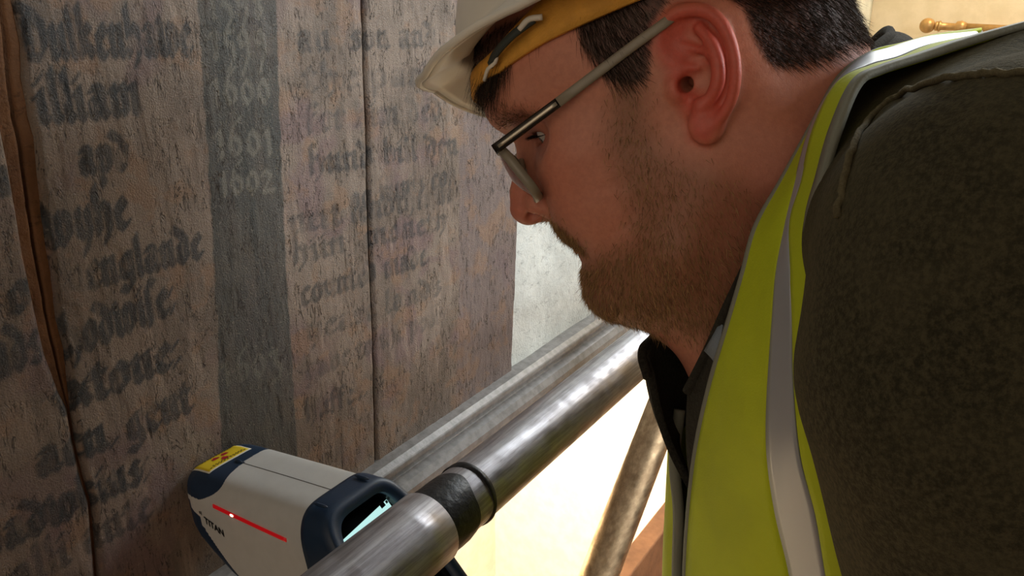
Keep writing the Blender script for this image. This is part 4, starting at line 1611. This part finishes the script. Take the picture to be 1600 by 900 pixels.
cur = [catmull([P(*r_[k]) for r_ in ROWS], 120) for k in range(4)]


def vest_grid(c0, c1, n, bulge, wave=0.0, ph=0.0):
    g = np.zeros((120, n, 3))
    for j in range(n):
        s = j / (n - 1)
        g[:, j] = c0 * (1 - s) + c1 * s - F * bulge * math.sin(math.pi * s)
        g[:, j] += np.outer(np.sin(np.linspace(0, 9, 120) + ph + 3 * s), -F) * wave
    return g


sheet('front_panel', vest_grid(cur[0], cur[1], 14, .006, .0012), .0015, M_HIVIS, vest)
sheet('reflective_tape', vest_grid(cur[1], cur[2], 8, .002, .0008, 1.0), .0015, M_REFL, vest)
sheet('side_panel', vest_grid(cur[2], cur[3], 10, .004, .001, 2.0), .0015, M_HIVIS, vest)
tube_obj('neck_trim', cur[0], .0026, M_TRIM, vest, 10)
bt = cur[3]
off = np.array([cur[3] - (cur[3] - cur[2]) / np.linalg.norm(cur[3] - cur[2], axis=1, keepdims=True) * k for k in (.010, .005, .0)])
sheet('armhole_trim', np.transpose(off, (1, 0, 2)) - F * .0035, .003, M_TRIM, vest)
# back of the vest, following the jacket


def vest_back_sdf(p):
    p = p.astype(np.float32)
    d = ellipsoid(p, CH, (.104, .156, .176), TROT)
    d = smin(d, ellipsoid(p, BL, (.124, .161, .196), TROT), .06)
    d = smin(d, ellipsoid(p, P(1480, 380, .53), (.091, .136, .126), TROT), .05)
    d = smin(d, capsule(p, P(1430, 330, .52), P(1470, 340, .46), .088, .084), .04)
    d = smin(d, capsule(p, P(1430, 330, .56), P(1330, 360, .62), .088, .084), .04)
    return d


bv, bq = surface_nets(vest_back_sdf, CH - .32, CH + .36, .0048, 3)
bc = bv[bq].mean(1) - CH
br_, bf_ = bc @ R, bc @ FH
keep = (br_ > .015) & (np.abs(bf_ + .0) < .15) & (bv[bq].mean(1)[:, 2] > BL[2] - .16) & (project(bv[bq].mean(1))[:, 1] > 70)
tapeb = keep & (((np.abs(np.abs(bf_) - .085) < .025)) | (np.abs(bc[:, 2] + .13) < .025))
for nm_, msk_, mt_ in (('back_panel', keep & ~tapeb, M_HIVIS), ('back_tape', tapeb, M_REFL)):
    used, inv = np.unique(bq[msk_].ravel(), return_inverse=True)
    mesh_np(nm_, bv[used], quads=inv.reshape(-1, 4), mat=mt_, parent=vest)
# far half of the vest beyond the open jacket front
FR = [((1062, 640, .585), (1048, 660, .62), (1120, 560, .70)), ((1054, 720, .59), (1046, 720, .63), (1110, 700, .72)), ((1060, 800, .60), (1040, 800, .64), (1100, 800, .73)),
      ((1058, 900, .615), (1036, 900, .65), (1100, 900, .74)), ((1058, 1100, .65), (1036, 1100, .69), (1100, 1100, .76))]
fc = [catmull([P(*r_[k]) for r_ in FR], 50) for k in range(3)]
g = np.array([catmull([fc[0][i], fc[1][i], fc[2][i]], 14) for i in range(50)])
sheet('front_panel', g, .0015, M_HIVIS, vest)
tube_obj('neck_trim', fc[0], .0042, M_TRIM, vest, 10)

# ------------------------------------------------------------------ hard hat (coordinates tilted back on the head)
hat = empty('hard_hat', 'white plastic hard hat with a peak on the head of the man', 'hard hat')
HC, HS = math.cos(math.atan(.33)), math.sin(math.atan(.33))


def hat2w(p, turn=0.0):
    p = np.asarray(p, float)
    x, y, z = p[..., 0], p[..., 1], p[..., 2]
    x, y = x * math.cos(turn) + y * math.sin(turn), y * math.cos(turn) - x * math.sin(turn)   # turned a little to his right
    z, y = z + y * math.sin(.14), y * math.cos(.14) - z * math.sin(.14)          # worn a little askew
    return h2w(np.stack([x * HC - z * HS - .005, y, x * HS + z * HC + .036], -1))


def rim_z(phi):
    d = abs(math.degrees((phi + math.pi) % (2 * math.pi) - math.pi))
    return float(np.interp(d, [0, 15, 30, 45, 62, 80, 110, 140, 180], [-.003, -.009, -.014, -.006, .005, .011, .008, .000, .010]))


def dome_r(phi, up):
    """horizontal radius of the shell at a height fraction up 0..1"""
    a, b = (.127 if math.cos(phi) > 0 else .108), .104
    r = 1 / math.sqrt((math.cos(phi) / a) ** 2 + (math.sin(phi) / b) ** 2)
    return r * (1 - up ** 2.6) ** (1 / 2.2)


NP, rows_o = 120, []
phis = np.linspace(0, 2 * math.pi, NP, endpoint=False)
Hh = .128
outer = []
for phi in phis:
    rz = rim_z(phi)
    col = []
    # brim: from the outer edge in to the shell
    fr = max(0, math.cos(phi))
    ext = 0.010 + .014 * float(np.interp(math.cos(phi), [.45, .60, .75, .9, 1.0], [0, .65, 1.1, 1.15, 1.1]))
    base = dome_r(phi, .0)
    for k in range(6):
        s = k / 5
        rr_ = base + ext * (1 - s)
        col.append((rr_ * math.cos(phi) + .003, rr_ * math.sin(phi), rz + s * (.014 - .3 * 0) * (1 if fr > .4 else .8)))
    z0 = col[-1][2]
    for k in range(1, 22):
        s = k / 21
        rr_ = dome_r(phi, s * .999)
        ridge = .006 * math.exp(-((math.sin(phi) * rr_) / .018) ** 2) * math.sin(s * math.pi) ** .7
        col.append((rr_ * math.cos(phi) + .003 * (1 - s), rr_ * math.sin(phi), z0 + (Hh - z0) * s + ridge))
    outer.append(col)
outer = np.array(outer)                              # (NP, 27, 3)
inner = outer.copy()
cen = np.array([0, 0, .03])
inner = inner - (inner - cen) / np.linalg.norm(inner - cen, axis=2, keepdims=True) * .0032
inner[:, :6, 2] = outer[:, :6, 2] - .0030
no = outer.shape[1]
v = np.vstack([outer.reshape(-1, 3), inner.reshape(-1, 3)])
n0 = NP * no
q = []
for i_ in range(NP):
    i2 = (i_ + 1) % NP
    for k in range(no - 1):
        q.append((i_ * no + k, i2 * no + k, i2 * no + k + 1, i_ * no + k + 1))
        q.append((n0 + i_ * no + k, n0 + i_ * no + k + 1, n0 + i2 * no + k + 1, n0 + i2 * no + k))
    q.append((i_ * no, n0 + i_ * no, n0 + i2 * no, i2 * no))
mesh_np('shell', hat2w(v, .16), quads=np.array(q), mat=M_HAT, parent=hat)
tube_obj('rim_bead', hat2w(np.vstack([outer[:, 0], outer[:1, 0]]) + np.array([0, 0, -.0015]), .16), .0024, M_HAT, hat, 8)
# headband inside
hb = []
for phi in phis:
    d = math.degrees(abs((phi + math.pi) % (2 * math.pi) - math.pi))
    a, b = (.124 if math.cos(phi) > 0 else .102), .0895
    r_ = 1 / math.sqrt((math.cos(phi) / a) ** 2 + (math.sin(phi) / b) ** 2)
    zb = float(np.interp(d, [0, 30, 50, 70, 90, 180], [-.022, -.020, -.011, -.004, .004, -.002]))
    hb.append([(r_ * math.cos(phi) - .004, r_ * math.sin(phi), zb + k * .009 * float(np.interp(d, [0, 25, 45, 70], [.30, .35, .6, 1.0]))) for k in range(5)])
hb = np.array(hb + hb[:1])
sheet('headband', hat2w(hb), .003, M_SWEAT, hat, flip=True)
# suspension strap and clip by the temple
pts = hat2w(catmull([(.098, .058, -.014), (.092, .068, -.010), (.080, .078, -.004), (.066, .083, .002)], 16))
g = np.stack([pts, pts + (HM @ np.array([0, .2, -1.0])) * .0042], 1)
sheet('suspension_strap', g, .002, M_STRAP, hat)
tube_obj('strap_clip', hat2w(catmull([(.102, .050, -.022), (.098, .058, -.018), (.092, .064, -.016), (.090, .067, -.011)], 10)), .0012, M_HAT, hat, 8)
tube_obj('strap_clip', hat2w(catmull([(.074, .080, -.004), (.068, .083, .000), (.060, .084, .000)], 10)), .0018, M_HAT, hat, 8)

# ------------------------------------------------------------------ glasses
specs = empty('eyeglasses', 'slim eyeglasses with grey and dark metal temples worn by the man', 'eyeglasses')
for s in (1, -1):
    fy = lambda y: y * s
    hinge = unp(772, 234, .070)
    m_ = unp(872, 160, .0778)
    e_ = unp(1026, 45, .0828)
    e2 = e_ + np.array([-.018, -.0045, .001])
    e3 = e_ + np.array([-.036, -.009, -.022])
    sg = np.array([1, s, 1])

    def bar(name, a, b, w0, w1, t0_, t1_, mat, n=14, extra=None):
        pts_ = catmull([a, (a + b) / 2, b], n) if extra is None else catmull([a, b] + extra, n)
        wv_ = np.linspace(w0, w1, n)
        tv2 = np.linspace(t0_, t1_, n)
        tg = np.gradient(pts_, axis=0)
        tg /= np.linalg.norm(tg, axis=1, keepdims=True)
        yv = np.array([0, 1.0, 0])
        rows = []
        for i_ in range(n):
            up = np.cross(yv, tg[i_])
            up /= np.linalg.norm(up)
            if up[2] < 0:
                up = -up
            rows.append([pts_[i_] + up * wv_[i_] * a_ + yv * tv2[i_] * b_ for a_, b_ in ((1, .4), (.6, 1), (-.6, 1), (-1, .4), (-1, -.4), (-.6, -1), (.6, -1), (1, -.4))])
        rg = h2w(np.array(rows).reshape(-1, 3) * sg).reshape(n, 8, 3)
        return ring_mesh(name, rg, mat, specs, None, True, True)
    bar('temple_tip', m_, e_, .0029, .0026, .0010, .0010, M_FRAME, 20, [e2, e3])
    bar('temple', hinge, m_, .0031, .0029, .0010, .0010, M_GUN)
    iy = np.array([0, .0010, 0])
    tl_ = bar('temple_inlay', hinge * .93 + m_ * .07 + iy, m_ * .98 + hinge * .02 + iy, .0010, .0011, .0003, .0003, M_SILVER)
    # lens with its rim; the lens plane leans with the face
    lo_ = unp(845, 311, .040)
    up_ = hinge - np.array([0, .068, 0])
    dn_ = np.array([lo_[0], 0, lo_[2]]) - np.array([hinge[0], 0, hinge[2]])
    H_ = np.linalg.norm(dn_)
    dn_ /= H_
    lat_ = np.array([.10, -1.0, 0.0])
    lat_ /= np.linalg.norm(lat_)
    cc = hinge + lat_ * .030 + dn_ * (H_ * .5)
    fwd = np.cross(lat_, dn_)
    if fwd[0] < 0:
        fwd = -fwd
    ring, ringn = [], 56
    for a in np.linspace(0, 2 * math.pi, ringn, endpoint=False):
        cx_, cz_ = math.cos(a), math.sin(a)
        lx = .0275 * math.copysign(abs(cx_) ** .62, cx_)
        lz = (H_ * .5) * math.copysign(abs(cz_) ** .62, cz_)
        ring.append(cc + lat_ * lx + dn_ * lz * (1 - .06 * (lx / .0275)) - fwd * ((lx / .0275) ** 2 * .0035 + (lz / (H_ * .5)) ** 2 * .0012))
    ring = np.array(ring)
    rd = ring - cc
    rd /= np.linalg.norm(rd, axis=1, keepdims=True)
    sect_ = [(-.0009, -.0034), (.0011, -.0030), (.0014, .0), (.0011, .0022), (-.0009, .0026)]
    rg_ = np.stack([ring + rd * a_ + fwd * b_ for a_, b_ in sect_])
    ring_mesh('lens_rim', h2w(np.vstack([rg_, rg_[:1]]).reshape(-1, 3) * sg).reshape(6, ringn, 3), M_FRAME, specs)
    lv, lf = [], []
    K = 6
    for side_ in (1, -1):
        for k in range(K):
            q_ = k / K
            for p_ in ring:
                base_ = cc + (p_ - cc) * (1 - q_)
                rel_ = (p_ - cc) * (1 - q_)
                sag = fwd * (.0035 * (1 - (1 - q_) ** 2)) * 0.9
                lv.append(base_ + (sag if True else 0) + fwd * .0008 * side_)
        lv.append(cc + fwd * .0034 + fwd * .0008 * side_)
    nn = K * ringn + 1
    for si in (0, 1):
        b_ = si * nn
        for k in range(K - 1):
            for j in range(ringn):
                lf.append((b_ + k * ringn + j, b_ + k * ringn + (j + 1) % ringn, b_ + (k + 1) * ringn + (j + 1) % ringn, b_ + (k + 1) * ringn + j))
        for j in range(ringn):
            lf.append((b_ + (K - 1) * ringn + j, b_ + (K - 1) * ringn + (j + 1) % ringn, b_ + nn - 1))
    for j in range(ringn):
        lf.append((j, nn + j, nn + (j + 1) % ringn, (j + 1) % ringn))
    lens = mesh_py('lens', h2w(np.array(lv) * sg), lf, M_LENS, specs, True)
    tube_obj('nose_pad', h2w(np.array([(.1005, .011, .004), (.1020, .0125, -.001), (.1035, .0135, -.006)]) * sg), [.002, .0028, .002], M_FRAME, specs, 8)
br = [hinge + lat_ * .057 + dn_ * (H_ * .3)]
bp = np.array([[br[0][0], .011, br[0][2]], [br[0][0] + .004, 0, br[0][2] + .003], [br[0][0], -.011, br[0][2]]])
tube_obj('bridge', h2w(catmull(bp, 12)), .0013, M_GUN, specs, 8)
